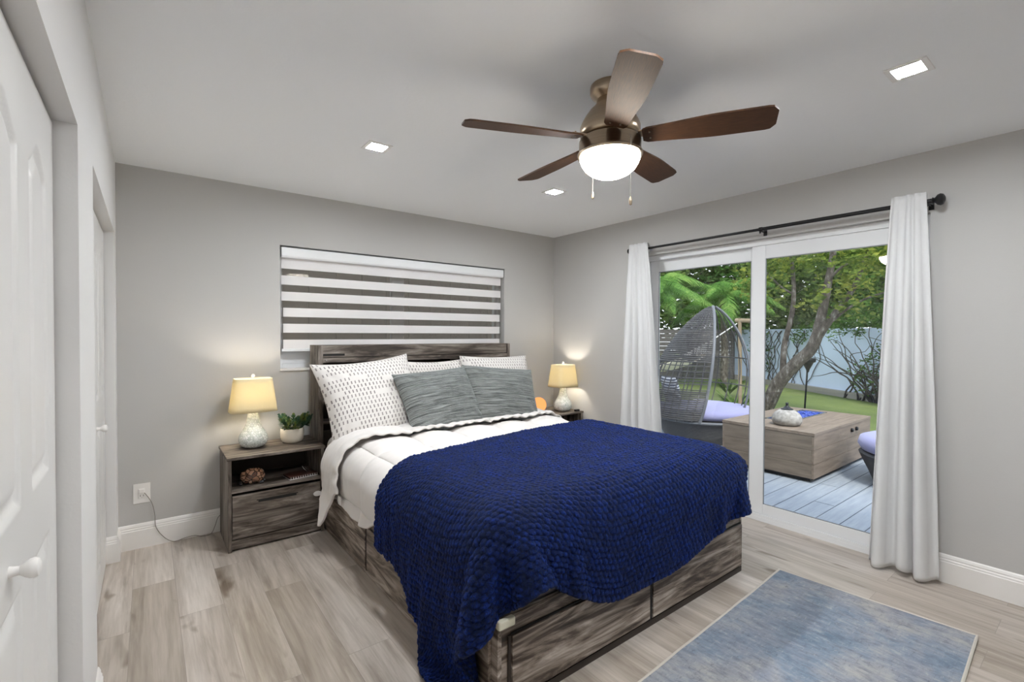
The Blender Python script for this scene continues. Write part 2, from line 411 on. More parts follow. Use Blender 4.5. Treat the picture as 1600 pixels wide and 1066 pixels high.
# closet doors: moulded two-column panels with arched tops
def closet_leaf(name, x, y0, y1, z1, cols, knob):
    ny, nz = int((y1 - y0) / 0.006), int((z1 - 0.02) / 0.008)
    Y = np.linspace(y0, y1, ny)[:, None] + np.zeros((1, nz)); Z = np.linspace(0.012, z1, nz)[None, :] + np.zeros((ny, 1))
    h = np.zeros_like(Y)
    for (a, b_) in cols:
        cy = (a + b_) / 2; hw = (b_ - a) / 2
        for (p, q, arch) in ((0.15, 0.88, 0), (1.04, z1 - 0.19, 1)):
            top = q + (0.055 * np.cos((Y - cy) / hw * PI / 2) ** 2 if arch else 0)
            d = np.minimum(np.minimum(Y - a, b_ - Y), np.minimum(Z - p, top - Z))
            g = np.where(d > 0, -0.009 * smooth01(d / 0.012) + 0.008 * smooth01((d - 0.022) / 0.030), 0)
            h = np.minimum(h, g) if False else h + g
    X = x + h
    b = MB().grid(np.stack([X, Y, Z], -1), flip=True)
    b.box(x - 0.034, x - 0.010, y0, y1, 0.012, z1)
    b.box(x - 0.012, x - 0.0002, y0 - 0.0005, y0 + 0.001, 0.012, z1); b.box(x - 0.012, x - 0.0002, y1 - 0.001, y1 + 0.0005, 0.012, z1)
    o = struct(b.build(name, 'doorwhite', None, smooth=True, angle=50, recalc=False))
    if knob:
        ky, kz = knob
        kb = MB(); prof = [(0.0115, 0.0), (0.009, 0.008), (0.008, 0.016), (0.013, 0.022), (0.0175, 0.029), (0.0185, 0.035), (0.016, 0.041), (0.008, 0.0445)]
        seg = 20; vs = []
        for r, d in prof:
            for k in range(seg): vs.append((x - 0.002 + d, ky + r * math.cos(2 * PI * k / seg), kz + r * math.sin(2 * PI * k / seg)))
        fs = [(i * seg + k, i * seg + (k + 1) % seg, (i + 1) * seg + (k + 1) % seg, (i + 1) * seg + k) for i in range(len(prof) - 1) for k in range(seg)]
        fs += [tuple(range(seg)), tuple((len(prof) - 1) * seg + k for k in range(seg))]
        kb.quads(vs, fs); kb.build('door_knob', 'trim', o, smooth=True)
    return o
DX = XL - 0.05
closet_leaf('door_1', DX, 0.99, 1.785, CZ1 - 0.012, ((1.10, 1.335), (1.455, 1.675)), (1.225, 0.95))
closet_leaf('door_2', DX, 0.10, 0.98, CZ1 - 0.012, ((0.2, 0.48), (0.6, 0.88)), None)
closet_leaf('door_3', DX, 3.00, 3.69, CZ2 - 0.012, ((3.08, 3.30), (3.40, 3.61)), (3.10, 0.905))
closet_leaf('door_4', DX, 2.30, 2.99, CZ2 - 0.012, ((2.38, 2.60), (2.70, 2.91)), None)

# sliding glass door
d5 = sempty('door_5', (3.65, 1.65, 0))
b = MB().box(3.60, 3.70, DY0, DY0 + 0.03, 0, DZ).box(3.60, 3.70, DY1 - 0.03, DY1, 0, DZ).box(3.60, 3.70, DY0 + 0.03, DY1 - 0.03, 2.045, DZ)
b.build('door_frame', 'vinyl', d5, bevel=0.002)
MB().box(3.595, 3.70, DY0 + 0.03, DY1 - 0.03, 0.0, 0.03).box(3.632, 3.64, DY0 + 0.03, DY1 - 0.03, 0.03, 0.045).box(3.595, 3.605, DY0 + 0.03, DY1 - 0.03, 0.03, 0.052).build('door_track', 'vinyl', d5, bevel=0.002)
def slider(x0, x1, y0, y1, z0, z1, st0, st1, rt, rb, lock):
    b = MB().box(x0, x1, y0, y0 + st0, z0, z1).box(x0, x1, y1 - st1, y1, z0, z1).box(x0, x1, y0 + st0, y1 - st1, z1 - rt, z1).box(x0, x1, y0 + st0, y1 - st1, z0, z0 + rb)
    sash = b.build('door_sash', 'vinyl', d5, bevel=0.003)
    xm = (x0 + x1) / 2
    MB().box(xm - 0.004, xm + 0.004, y0 + st0 - 0.004, y1 - st1 + 0.004, z0 + rb - 0.004, z1 - rt + 0.004).build('glass_pane', 'glass', sash)
    g = MB()
    a0, a1, c0, c1 = y0 + st0, y1 - st1, z0 + rb, z1 - rt
    g.box(x0 + 0.004, x0 + 0.008, a0, a1, c0, c0 + 0.006).box(x0 + 0.004, x0 + 0.008, a0, a1, c1 - 0.006, c1).box(x0 + 0.004, x0 + 0.008, a0, a0 + 0.006, c0, c1).box(x0 + 0.004, x0 + 0.008, a1 - 0.006, a1, c0, c1)
    g.build('gasket', plain('gasket_grey', (0.25, 0.27, 0.29), 0.6), sash)
    return sash
slider(3.610, 3.634, 0.72, 1.725, 0.052, 2.045, 0.085, 0.098, 0.098, 0.075, True)
slider(3.652, 3.676, 1.66, 2.66, 0.034, 2.045, 0.090, 0.085, 0.098, 0.09, False)

# window over the bed
w1 = sempty('window_1', (1.83, 3.96, 1.104))
fy0, fy1 = YB + 0.10, YB + 0.17
MB().box(WX0, WX0 + 0.035, fy0, fy1, WZ0, WZ1).box(WX1 - 0.035, WX1, fy0, fy1, WZ0, WZ1).box(WX0 + 0.035, WX1 - 0.035, fy0, fy1, WZ1 - 0.035, WZ1).box(WX0 + 0.035, WX1 - 0.035, fy0, fy1, WZ0 + 0.0, WZ0 + 0.045).build('window_frame', 'vinyl', w1, bevel=0.002)
sl = MB().box(1.715, 1.83, fy0 + 0.01, fy1 - 0.02, WZ0 + 0.045, WZ1 - 0.035)
for (a, c_) in ((WX0 + 0.035, 1.715), (1.83, WX1 - 0.035)):
    sl.box(a, c_, fy0 + 0.015, fy1 - 0.02, WZ0 + 0.045, WZ0 + 0.150).box(a, c_, fy0 + 0.015, fy1 - 0.02, WZ1 - 0.07, WZ1 - 0.035)
    MB().box(a, c_, fy0 + 0.03, fy0 + 0.036, WZ0 + 0.145, WZ1 - 0.065).build('window_glass', 'glass', w1)
sl.build('window_sash', 'vinyl', w1, bevel=0.002)
MB().box(WX0 - 0.004, WX1 + 0.004, YB - 0.012, fy0, WZ0 - 0.006, WZ0 + 0.012).build('window_sill', 'trim', w1, bevel=0.003)

# zebra roller blind
bl = thing('zebra_roller_blind', (1.83, YB + 0.03, 2.0), 'white and dark striped day and night roller blind in the window above the bed', 'blind')
BX0, BX1 = 0.805, 2.855
MB().prism([(YB + 0.005, 2.028), (YB + 0.002, 2.02), (YB + 0.002, 1.965), (YB + 0.008, 1.952), (YB + 0.07, 1.952), (YB + 0.07, 2.028)], 0, BX0 - 0.006, BX1 + 0.006).build('cassette', 'vinyl', bl, bevel=0.002)
M['blindwhite'] = fabric('white_blind_fabric', (0.76, 0.74, 0.735), 300)
t = NT('dark_sheer_blind_fabric')
tp = t.N('BsdfTransparent'); df = t.N('BsdfDiffuse'); mx = t.N('MixShader')
df.inputs['Color'].default_value = (0.20, 0.18, 0.155, 1); mx.inputs[0].default_value = 0.32
t.L(tp.outputs[0], mx.inputs[1]); t.L(df.outputs[0], mx.inputs[2]); t.L(mx.outputs[0], t.out.inputs[0])
M['sheer'] = t.m
by = YB + 0.045
z = 1.952
zt = [1.952, 1.872]
MB().box(BX0, BX1, by, by + 0.002, 1.872, 1.955).build('fabric_band', 'blindwhite', bl)
z = 1.872
for k in range(5):
    MB().box(BX0, BX1, by + 0.0004, by + 0.0010, z - 0.053, z).build('sheer_band', 'sheer', bl)
    z -= 0.053
    hgt = 0.0685
    MB().box(BX0 + (0.012 if k > 1 else 0), BX1 - (0.012 if k > 1 else 0), by, by + 0.002, z - hgt, z).build('fabric_band', 'blindwhite', bl)
    z -= hgt
z += 0.0
MB().box(BX0, BX1, by - 0.006, by + 0.008, z - 0.022, z).build('bottom_rail', 'vinyl', bl, bevel=0.003)
b = MB()
for k in range(34):
    zz = 1.95 - k * 0.0165
    b.lathe([(0.0003, -0.0024), (0.0021, -0.0012), (0.0024, 0), (0.0021, 0.0012), (0.0003, 0.0024)], (0.7955, YB + 0.018, zz), 6)
b.tube([(0.7955, YB + 0.018, 1.955), (0.7955, YB + 0.018, 1.39)], 0.0009, 5)
b.build('bead_chain', 'trim', bl, smooth=True)

# electric outlet with cord
o = thing('wall_outlet', (-0.032, YB, 0.35), 'white electrical outlet plate on the back wall beside the closet', 'outlet')
MB().box(-0.076, 0.012, YB - 0.006, YB, 0.287, 0.413).build('cover_plate', 'trim', o, bevel=0.002)
MB().box(-0.050, -0.014, YB - 0.010, YB - 0.005, 0.318, 0.382).build('socket', 'trim', o, bevel=0.0015)
MB().box(-0.041, -0.0385, YB - 0.0105, YB - 0.0095, 0.331, 0.342).box(-0.0255, -0.023, YB - 0.0105, YB - 0.0095, 0.331, 0.342).lathe([(0.0025, 0), (0.0025, 0.001)], (-0.032, YB - 0.0100, 0.324), 8).build('socket_slot', 'gap', o)
MB().box(-0.047, -0.018, YB - 0.022, YB - 0.009, 0.354, 0.380).build('plug', 'trim', o, bevel=0.003)
def catmull(P, n=8):
    P = [Vector(p) for p in P]; Q = [P[0]] + P + [P[-1]]; out = []
    for i in range(1, len(Q) - 2):
        for k in range(n):
            u = k / n; a, b_, c_, d_ = Q[i - 1], Q[i], Q[i + 1], Q[i + 2]
            out.append(0.5 * ((2 * b_) + (c_ - a) * u + (2 * a - 5 * b_ + 4 * c_ - d_) * u * u + (3 * b_ - a - 3 * c_ + d_) * u ** 3))
    out.append(P[-1]); return out
yc = YB - 0.020
cp = catmull([(-0.020, YB - 0.018, 0.356), (0.004, yc, 0.315), (0.022, yc, 0.27), (0.034, yc, 0.20), (0.037, yc, 0.13), (0.06, yc - 0.004, 0.075), (0.10, yc - 0.010, 0.025), (0.14, yc - 0.02, 0.006),
              (0.19, yc - 0.012, 0.012), (0.245, yc - 0.010, 0.014), (0.29, yc - 0.03, 0.005), (0.34, yc - 0.02, 0.006), (0.365, yc - 0.008, 0.05), (0.384, yc - 0.006, 0.105), (0.42, yc - 0.004, 0.125), (0.50, yc - 0.004, 0.13)])
M['cord'] = plain('clear_grey_cord', (0.22, 0.20, 0.175), 0.35)
tag(MB().tube(cp, 0.0021, 6).build('power_cord', 'cord', None, smooth=True), 'thin grey power cord hanging from the outlet down along the baseboard', 'cord')

# recessed downlights
def downlight(x, y):
    o = thing('recessed_downlight', (x, y, H), '', 'light', 'square recessed lights in the ceiling')
    s = 0.068; q = 0.046
    b = MB().box(x - s, x + s, y - s, y - q, H - 0.006, H).box(x - s, x + s, y + q, y + s, H - 0.006, H).box(x - s, x - q, y - q, y + q, H - 0.006, H).box(x + q, x + s, y - q, y + q, H - 0.006, H)
    b.build('light_trim', 'trim', o, bevel=0.002)
    MB().box(x - q, x + q, y - q, y + q, H - 0.003, H - 0.0005).build('diffuser', 'downlight', o)
    return o
for x, y, lb in ((1.036, 2.60, 'square recessed ceiling light above the left side of the bed, nearest the closets'),
                 (2.397, 2.60, 'square recessed ceiling light beyond the fan, towards the far corner of the room'),
                 (2.397, 0.54, 'square recessed ceiling light alone on the sliding door side of the fan, biggest in view'),
                 (1.036, 0.54, 'square recessed ceiling light overhead, above the closet-side foreground')):
    downlight(x, y)['label'] = lb

# ------------------------------------------------------------------ ceiling fan
FX, FY = 1.567, 1.354
fan = thing('ceiling_fan', (FX, FY, H), 'dark-bladed five-blade ceiling fan with bronze housing and lit opal bowl', 'ceiling fan')
MB().lathe([(0.080, H), (0.083, H - 0.012), (0.083, H - 0.030), (0.078, H - 0.040), (0.060, H - 0.050), (0.050, H - 0.056)][::-1] and
           [(0.050, H - 0.062), (0.066, H - 0.050), (0.080, H - 0.040), (0.085, H - 0.030), (0.085, H - 0.008), (0.082, H)], (FX, FY, 0), 48).build('canopy', 'brass', fan, smooth=True)
MB().lathe([(0.100, 2.215), (0.118, 2.222), (0.126, 2.232), (0.127, 2.262), (0.124, 2.266), (0.124, 2.270), (0.118, 2.285), (0.104, 2.310), (0.086, 2.335), (0.068, 2.352), (0.058, 2.366), (0.053, 2.40)], (FX, FY, 0), 48).build('motor_housing', 'brass', fan, smooth=True, angle=60)
# light kit: band + bowl
MB().lathe([(0.128, 2.140), (0.136, 2.142), (0.138, 2.150), (0.133, 2.156), (0.130, 2.160), (0.130, 2.205), (0.126, 2.212), (0.10, 2.216)], (FX, FY, 0), 56).build('light_kit_band', 'brass', fan, smooth=True, angle=50)
MB().lathe([(0.001, 2.052), (0.03, 2.0535), (0.06, 2.060), (0.085, 2.072), (0.106, 2.090), (0.119, 2.110), (0.126, 2.128), (0.1275, 2.1405)], (FX, FY, 0), 48).build('light_bowl', 'bowl', fan, smooth=True, angle=0)
fl = bpy.data.lights.new('x', 'POINT')
for k in range(5):
    a = rad(13.0 + 72 * k)
    er = Vector((math.cos(a), math.sin(a), 0)); et = Vector((-math.sin(a), math.cos(a), 0))
    tilt = rad(-13); ez = Vector((0, 0, 1))
    ev = et * math.cos(tilt) + ez * math.sin(tilt); en = er.cross(ev)
    # blade outline: narrow root, wider rounded tip
    n = 28; rows = []; UV = []
    for i in range(n + 1):
        u = i / n; r = 0.135 + u * 0.495
        wdt = 0.047 + 0.022 * smooth01(np.array(u * 1.6)).item()
        e = 0.0
        if u > 0.93: e = (1 - math.sqrt(max(0, 1 - ((u - 0.93) / 0.07) ** 2))) * 0.028
        if u < 0.06: e = (1 - math.sqrt(max(0, 1 - ((0.06 - u) / 0.06) ** 2))) * 0.012
        skew = 0.018 * u
        row = []; uvr = []
        for j in range(5):
            q = (j / 4 * 2 - 1); row.append(Vector((FX, FY, 2.213)) + er * r + ev * (q * (wdt - e) + skew * 0.2)); uvr.append((u, j / 4))
        rows.append(row); UV.append(uvr)
    P = np.array([[list(p) for p in r_] for r_ in rows])
    off = np.array(en) * 0.0035
    b = MB().grid(P + off, UV).grid(P - off, UV, flip=True)
    mm = 5; nn = n + 1; base2 = nn * mm
    ring = [i * mm for i in range(nn)] + [(nn - 1) * mm + j for j in range(1, mm)] + [i * mm + mm - 1 for i in range(nn - 2, -1, -1)] + [j for j in range(mm - 2, 0, -1)]
    for i in range(len(ring)):
        p, q = ring[i], ring[(i + 1) % len(ring)]; b.f.append((p, q, q + base2, p + base2))
    bd = b.build('fan_blade', 'blade', fan, smooth=True, angle=40)
    c0 = Vector((FX, FY, 2.222))
    ib = MB().obox(c0 + er * 0.125 + ez * 0.0, er * 0.035, ev * 0.020, en * 0.003)
    ib.obox(c0 + er * 0.160 - ez * 0.003, er * 0.022, ev * 0.034, en * 0.003)
    for s_ in (-1, 1): ib.tube([c0 + er * 0.165 + ev * 0.02 * s_ - en * 0.016, c0 + er * 0.165 + ev * 0.02 * s_ + en * 0.006], 0.004, 8)
    ib.build('blade_bracket', 'brass', bd, bevel=0.001)
bpy.data.lights.remove(fl)
R2 = Vector((0.792, -0.611, 0)); F2 = Vector((0.611, 0.792, 0))
for (sr, sf, zb) in ((0.054, -0.126, 1.912), (-0.046, 0.128, 2.012)):
    c0 = Vector((FX, FY, 0)) + R2 * sr + F2 * sf
    b = MB().tube([c0 + Vector((0, 0, 2.185)), c0 + Vector((0, 0, 2.17)) + (c0 - Vector((FX, FY, 0))).normalized() * 0.008, c0 + (c0 - Vector((FX, FY, 0))).normalized() * 0.008 + Vector((0, 0, zb + 0.02))], 0.0011, 6)
    ch = b.build('pull_chain', plain('dull_steel_chain', (0.22, 0.20, 0.18), 0.6, 0.0), fan, smooth=True)
    c1 = c0 + (c0 - Vector((FX, FY, 0))).normalized() * 0.008
    MB().lathe([(0.002, 0.0), (0.0055, 0.003), (0.0065, 0.012), (0.0055, 0.024), (0.003, 0.031), (0.0015, 0.034)], (c1.x, c1.y, zb - 0.012), 12).build('chain_pull', 'brass', ch, smooth=True)

# ------------------------------------------------------------------ bed
bed = thing('bed_frame', (1.87, 2.59, 0), 'wide rustic grey-brown wooden storage bed with drawers and bookcase headboard', 'bed')
B0, B1, BF, BH = 0.990, 2.755, 1.360, 3.60
# posts and headboard
for x in (B0 + 0.002, B1 - 0.035):
    MB().box(x, x + 0.033, BH, 3.832, 0, 1.293).build('headboard_side', 'rz', bed, bevel=0.0015)
xa, xb = B0 + 0.036, B1 - 0.036
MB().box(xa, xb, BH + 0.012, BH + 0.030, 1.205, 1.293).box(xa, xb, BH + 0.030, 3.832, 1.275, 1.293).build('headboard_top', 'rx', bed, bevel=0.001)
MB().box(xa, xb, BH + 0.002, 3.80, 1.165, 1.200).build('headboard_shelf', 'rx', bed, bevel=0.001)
MB().box(xa, xa + 0.16, BH + 0.0105, BH + 0.0125, 1.214, 1.230).build('charging_slot', 'gap', bed)
MB().box(xa + 0.018, xa + 0.026, BH - 0.001, BH + 0.003, 1.178, 1.186).build('shelf_peg', 'chrome', bed)
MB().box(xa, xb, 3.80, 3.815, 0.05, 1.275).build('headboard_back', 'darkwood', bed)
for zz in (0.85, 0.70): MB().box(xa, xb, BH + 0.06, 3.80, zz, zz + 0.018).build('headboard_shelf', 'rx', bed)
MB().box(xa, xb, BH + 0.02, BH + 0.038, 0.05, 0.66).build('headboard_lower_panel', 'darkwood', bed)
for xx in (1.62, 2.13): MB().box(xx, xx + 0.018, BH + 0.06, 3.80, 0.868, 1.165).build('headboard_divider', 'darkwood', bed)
# side rails / foot
TZ = 0.352
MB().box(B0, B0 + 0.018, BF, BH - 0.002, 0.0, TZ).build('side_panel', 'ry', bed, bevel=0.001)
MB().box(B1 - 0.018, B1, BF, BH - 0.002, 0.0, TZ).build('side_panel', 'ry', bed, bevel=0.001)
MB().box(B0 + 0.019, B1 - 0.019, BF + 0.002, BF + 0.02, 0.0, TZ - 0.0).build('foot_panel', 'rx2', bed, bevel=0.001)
MB().box(B0 + 0.019, B1 - 0.019, BF + 0.021, BH - 0.004, 0.285, 0.300).build('platform', 'darkwood', bed)
for i, (y0, y1) in enumerate(((2.632, 3.40), (1.888, 2.605), (1.40, 1.860))):
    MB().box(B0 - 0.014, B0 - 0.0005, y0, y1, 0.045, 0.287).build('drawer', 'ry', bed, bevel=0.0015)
    MB().box(B0 - 0.010, B0 - 0.0003, y0 - 0.020, y0 - 0.003, 0.035, 0.287).build('drawer_gap', 'gap', bed) if i < 2 else None
for (x0, x1) in ((1.048, 1.866), (1.892, 2.735)):
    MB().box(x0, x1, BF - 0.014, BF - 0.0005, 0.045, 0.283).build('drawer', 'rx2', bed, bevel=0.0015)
MB().box(1.870, 1.888, BF - 0.009, BF - 0.0003, 0.035, 0.283).build('drawer_gap', 'gap', bed)
MB().box(1.034, 1.045, BF - 0.008, BF - 0.0003, 0.0, 0.283).build('drawer_gap', 'darkwood', bed)
MB().box(1.048, 2.735, BF - 0.006, BF - 0.0003, 0.285, 0.291).build('drawer_gap', 'gap', bed)
MB().box(B0 + 0.002, B1 - 0.002, BF - 0.004, BF - 0.0004, 0.0, 0.03).build('base_strip', 'darkwood', bed)  # dark strip stands in for the shading along the bottom of the foot
M['foam'] = plain('cream_foam', (0.72, 0.70, 0.56), 0.7, bump_scale=80, bump=0.2)
g = MB().box(B0 - 0.012, B0 + 0.062, BF - 0.026, BF - 0.002, TZ - 0.022, TZ + 0.010).box(B0 - 0.012, B0 - 0.001, BF - 0.002, BF + 0.05, TZ - 0.022, TZ + 0.010)
tag(g.build('corner_guard', 'foam', None, bevel=0.006), 'small cream foam guard stuck on the front corner of the bed foot', 'corner guard')

# mattress
def rbox(x0, x1, y0, y1, z0, z1, r, name, mat, seg=5):
    b = MB().box(x0, x1, y0, y1, z0, z1); o = b.build(name, mat); bv = o.modifiers.new('b', 'BEVEL'); bv.width = r; bv.segments = seg
    o.data.polygons.foreach_set('use_smooth', [True] * len(o.data.polygons)); return o
mt = rbox(1.030, 2.715, 1.40, 3.585, 0.302, 0.635, 0.07, 'mattress', 'sheet')
tag(mt, 'thick mattress in a white fitted sheet showing at the head end of the bed', 'mattress')

# comforter
def comforter():
    x0, x1, top, r = 0.965, 2.805, 0.683, 0.17
    xc = (x0 + x1) / 2; a = (x1 - x0) / 2 - r; arc = r * PI / 2
    s_n, = (150,)
    # t rows: main layer from the foot, fold, then back
    yfold, yhem = 3.13, 2.915
    rf = 0.030
    rows = []
    for y in np.linspace(1.41, yfold, 120): rows.append((y, 0.0, 0.0))
    for th in np.linspace(0, PI, 9)[1:-1]: rows.append((yfold + rf * math.sin(th), rf - rf * math.cos(th), 0.0))
    for q in np.linspace(0, 1, 26): rows.append((yfold - (yfold - yhem) * q, 2 * rf, q + 1e-6))
    for th in np.linspace(0, PI, 6)[1:-1]: rows.append((yhem - 0.018 * math.sin(th), 2 * rf - 0.020 * (1 - math.cos(th)) * 0.5, 1.0))
    rows.append((yhem + 0.02, 2 * rf - 0.020, 1.0))
    U = np.linspace(-1, 1, s_n * 2 + 1)
    P = np.zeros((len(rows), len(U), 3)); N = np.zeros_like(P); ST = np.zeros((len(rows), len(U), 2)); LAY = np.zeros((len(rows), len(U)))
    tt = 0; py = rows[0][0]; pd = rows[0][1]
    for i, (y, d, q) in enumerate(rows):
        tt += math.hypot(y - py, d - pd); py, pd = y, d
        for j, u in enumerate(U):
            sg = -1 if u < 0 else 1
            # hem height of the hanging side
            if q > 0: hem = 0.335 + (0.175 - 0.335) * math.exp(-((q - 0.42) / 0.30) ** 2) + 0.08 * max(0, q - 0.6) / 0.4
            elif d > 0: hem = 0.300
            else:
                hem = 0.335 + 0.012 * math.sin(y * 11) + 0.02 * math.sin(y * 4.1)
                if y < 2.35: hem = 0.42
                elif y < 2.5: hem = 0.42 + (hem - 0.42) * (y - 2.35) / 0.15
                if y > 2.95: hem -= 0.03 * (y - 2.95) / 0.2
            if sg > 0: hem = max(hem, 0.31)
            down = (top - r) - hem
            total = a + arc + down; s = abs(u) ** 0.9 * total
            if s <= a: x, z, nx, nz = s, 0, 0, 1
            elif s <= a + arc:
                th = (s - a) / r; x, z, nx, nz = a + r * math.sin(th), -r + r * math.cos(th), math.sin(th), math.cos(th)
            else:
                e = s - a - arc; x, z, nx, nz = a + r, -r - e, 1, 0
                fl_ = (e / 0.25)
                x += (0.020 * fl_ * fl_ + 0.014 * fl_ * math.sin(y * 13 + (2 if sg > 0 else 0.3))) * min(1, max(0, (y - 2.35) / 0.25))
                if q > 0: x += 0.004
            yy = y
            side = min(1, max(0, (s - a) / (arc + 0.2)))
            if q > 0 or d > 0: yy += 0.075 * side * (1 - 0.5 * q)
            if d == 0 and y > 2.9: yy += 0.075 * side * (y - 2.9) / (yfold - 2.9)
            if q > 0: yy += 0.012 * math.sin(s * 9) * q
            # slight droop of comforter top toward the edges
            zz = top + z - 0.010 * (abs(u) ** 4)
            P[i, j] = (xc + sg * x + sg * nx * d, yy, zz + nz * d)
            N[i, j] = (sg * nx, 0, nz)
            ST[i, j] = (sg * s, tt); LAY[i, j] = q
    S, T = ST[..., 0], ST[..., 1]
    ps = np.abs(np.sin(PI * (S + 0.165) / 0.33)) ** 0.35; pt = np.abs(np.sin(PI * (T + 0.10) / 0.34)) ** 0.35
    puff = 0.045 * (ps * pt) - 0.028
    lay = (LAY > 0)
    nz1 = vnoise(np.stack([S, T, S * 0], -1), 6, 3) * 0.010 + vnoise(np.stack([S * 0.8, T * 2.2, S * 0], -1), 14, 5) * 0.005
    # gathers along the hem of the folded band
    gath = np.where(lay, 0.005 * np.sin(S * 75 + 2 * vnoise(np.stack([S, T, S * 0], -1), 8, 9)) * smooth01((LAY - 0.55) / 0.45), 0)
    disp = np.where(lay, puff * 0.35, puff) + nz1 + gath
    edge = smooth01((T) / 0.05)
    P = P + N * (disp * edge)[..., None]
    b = MB().grid(P, np.stack([S, T], -1))
    return b
co = comforter().build('comforter', 'comforter', None, smooth=True, angle=0)
sm = co.modifiers.new('solid', 'SOLIDIFY'); sm.thickness = 0.014; sm.offset = -1
tag(co, 'puffy white quilted comforter folded back below the pillows and hanging over the bed side', 'comforter')
MB().box(0.925, 0.927, 2.900, 2.945, 0.335, 0.385).build('care_tag', 'trim', co)

# throw blanket: cloth relaxation over the bed
def simulate():
    rng = np.random.default_rng(4)
    h = 0.030
    nu, nv = 87, 51
    x0 = 0.93 - 0.40; y0 = 1.30 - 0.40
    U, V = np.meshgrid(np.arange(nu) * h, np.arange(nv) * h, indexing='ij')
    P = np.stack([x0 + U, y0 + V, np.full_like(U, 0.755)], -1)
    fu, fv = U / U.max(), V / V.max()
    left = 0.935 - (0.31 + 0.31 * smooth01((0.75 - fv) / 0.5)); right = 2.835 - 0.04 + 0.13 * fv
    foot = 1.325 - (-0.12 + 0.25 * smooth01(fu / 0.27) + 0.235 * smooth01((fu - 0.28) / 0.25) - 0.15 * smooth01((fu - 0.66) / 0.35)); head = 2.36 - 0.06 * np.exp(-((fu - 0.18) / 0.08) ** 2) + 0.15 * smooth01((fu - 0.2) / 0.5) - 0.0 * smooth01((fu - 0.6) / 0.4)
    P[..., 0] = left + (right - left) * fu; P[..., 1] = foot + (head - foot) * fv
    F0 = P.copy(); F0[..., 2] = 0
    P[..., 2] += vnoise(P, 4, 2) * 0.02
    over = np.maximum(0.92 - P[..., 0], 0); P[..., 0] = np.where(over > 0, 0.92 - 0.10 * over, P[..., 0]); P[..., 2] -= over
    prev = P.copy()
    boxes = [((0.935, 1.325, 0.25), (2.835, 3.6, 0.718), 0.185), ((0.972, 1.342, -0.5), (2.772, 3.5, 0.372), 0.008)]
    def collide(P, prev):
        for lo, hi, r in boxes:
            lo = np.array(lo); hi = np.array(hi); c = (lo + hi) / 2; hh = (hi - lo) / 2 - r
            d = P - c; q = np.abs(d) - hh; mq = np.maximum(q, 0); ln = np.linalg.norm(mq, axis=-1)
            ins = np.where(ln > 1e-9, ln - r, np.max(q, -1) - r)
            hit = ins < 0
            if hit.any():
                k = np.argmax(q, -1); ax = np.eye(3)[k]
                nrm = np.where((ln > 1e-9)[..., None], mq / np.maximum(ln, 1e-9)[..., None], ax) * np.sign(d)
                push = nrm * (-ins)[..., None]
                P[hit] += push[hit]
                mv = P - prev; tn = mv - nrm * np.sum(mv * nrm, -1, keepdims=True)
                P[hit] -= 0.35 * tn[hit]
        low = P[..., 2] < 0.014
        if low.any():
            P[..., 2][low] = 0.014; mv = P - prev; P[..., 0][low] -= 0.5 * mv[..., 0][low]; P[..., 1][low] -= 0.5 * mv[..., 1][low]
    def solve(A, B, rest, stiff):
        d = B - A; L = np.linalg.norm(d, axis=-1, keepdims=True) + 1e-9
        c = 0.5 * stiff * (L - rest) / L * d; A += c; B -= c
    def bend(A, B, rest, stiff):
        d = B - A; L = np.linalg.norm(d, axis=-1, keepdims=True) + 1e-9
        c = 0.5 * stiff * np.minimum(L - rest, 0) / L * d; A += c; B -= c
    ln = lambda A, B: np.linalg.norm(B - A, axis=-1, keepdims=True)
    RU, RV = ln(F0[:-1], F0[1:]), ln(F0[:, :-1], F0[:, 1:]); D1, D2 = ln(F0[:-1, :-1], F0[1:, 1:]), ln(F0[:-1, 1:], F0[1:, :-1])
    B1, B2 = ln(F0[:-2], F0[2:]), ln(F0[:, :-2], F0[:, 2:]); B3, B4 = ln(F0[:-4], F0[4:]), ln(F0[:, :-4], F0[:, 4:])
    dg = h * math.sqrt(2)
    for step in range(330):
        vel = (P - prev) * (0.975 if step < 220 else 0.90); prev = P.copy()
        P = P + vel; P[..., 2] -= 9.8 * 0.0085 ** 2 * (1 if step < 300 else 0.6)
        for it in range(7):
            for s0 in (0, 1):
                n_ = (nu - s0) // 2 * 2; solve(P[s0:s0 + n_:2], P[s0 + 1:s0 + n_:2], RU[s0:s0 + n_:2], 0.95)
                n_ = (nv - s0) // 2 * 2; solve(P[:, s0:s0 + n_:2], P[:, s0 + 1:s0 + n_:2], RV[:, s0:s0 + n_:2], 0.95)
            for s0 in (0, 1):
                n_ = (nu - s0) // 2 * 2
                A = P[s0:s0 + n_:2]; B = P[s0 + 1:s0 + n_:2]
                solve(A[:, :-1], B[:, 1:], D1[s0:s0 + n_:2], 0.25); solve(A[:, 1:], B[:, :-1], D2[s0:s0 + n_:2], 0.25)
            bend(P[:-2], P[2:], B1, 0.10); bend(P[:, :-2], P[:, 2:], B2, 0.10)
            bend(P[:-4], P[4:], B3 * 0.97, 0.03); bend(P[:, :-4], P[:, 4:], B4 * 0.97, 0.03)
            collide(P, prev)
    return P, h
def upsample(P, f):
    def up(A):
        n = A.shape[0]; x = np.linspace(0, n - 1, (n - 1) * f + 1); i = np.minimum(x.astype(int), n - 2); u = (x - i)[:, None, None]
        g = lambda k: A[np.clip(i + k, 0, n - 1)]
        a, b_, c_, d_ = g(-1), g(0), g(1), g(2)
        return 0.5 * (2 * b_ + (c_ - a) * u + (2 * a - 5 * b_ + 4 * c_ - d_) * u ** 2 + (3 * b_ - a - 3 * c_ + d_) * u ** 3)
    return up(up(P).transpose(1, 0, 2)).transpose(1, 0, 2)
CP, ch_ = simulate()
Pf = upsample(CP, 5)
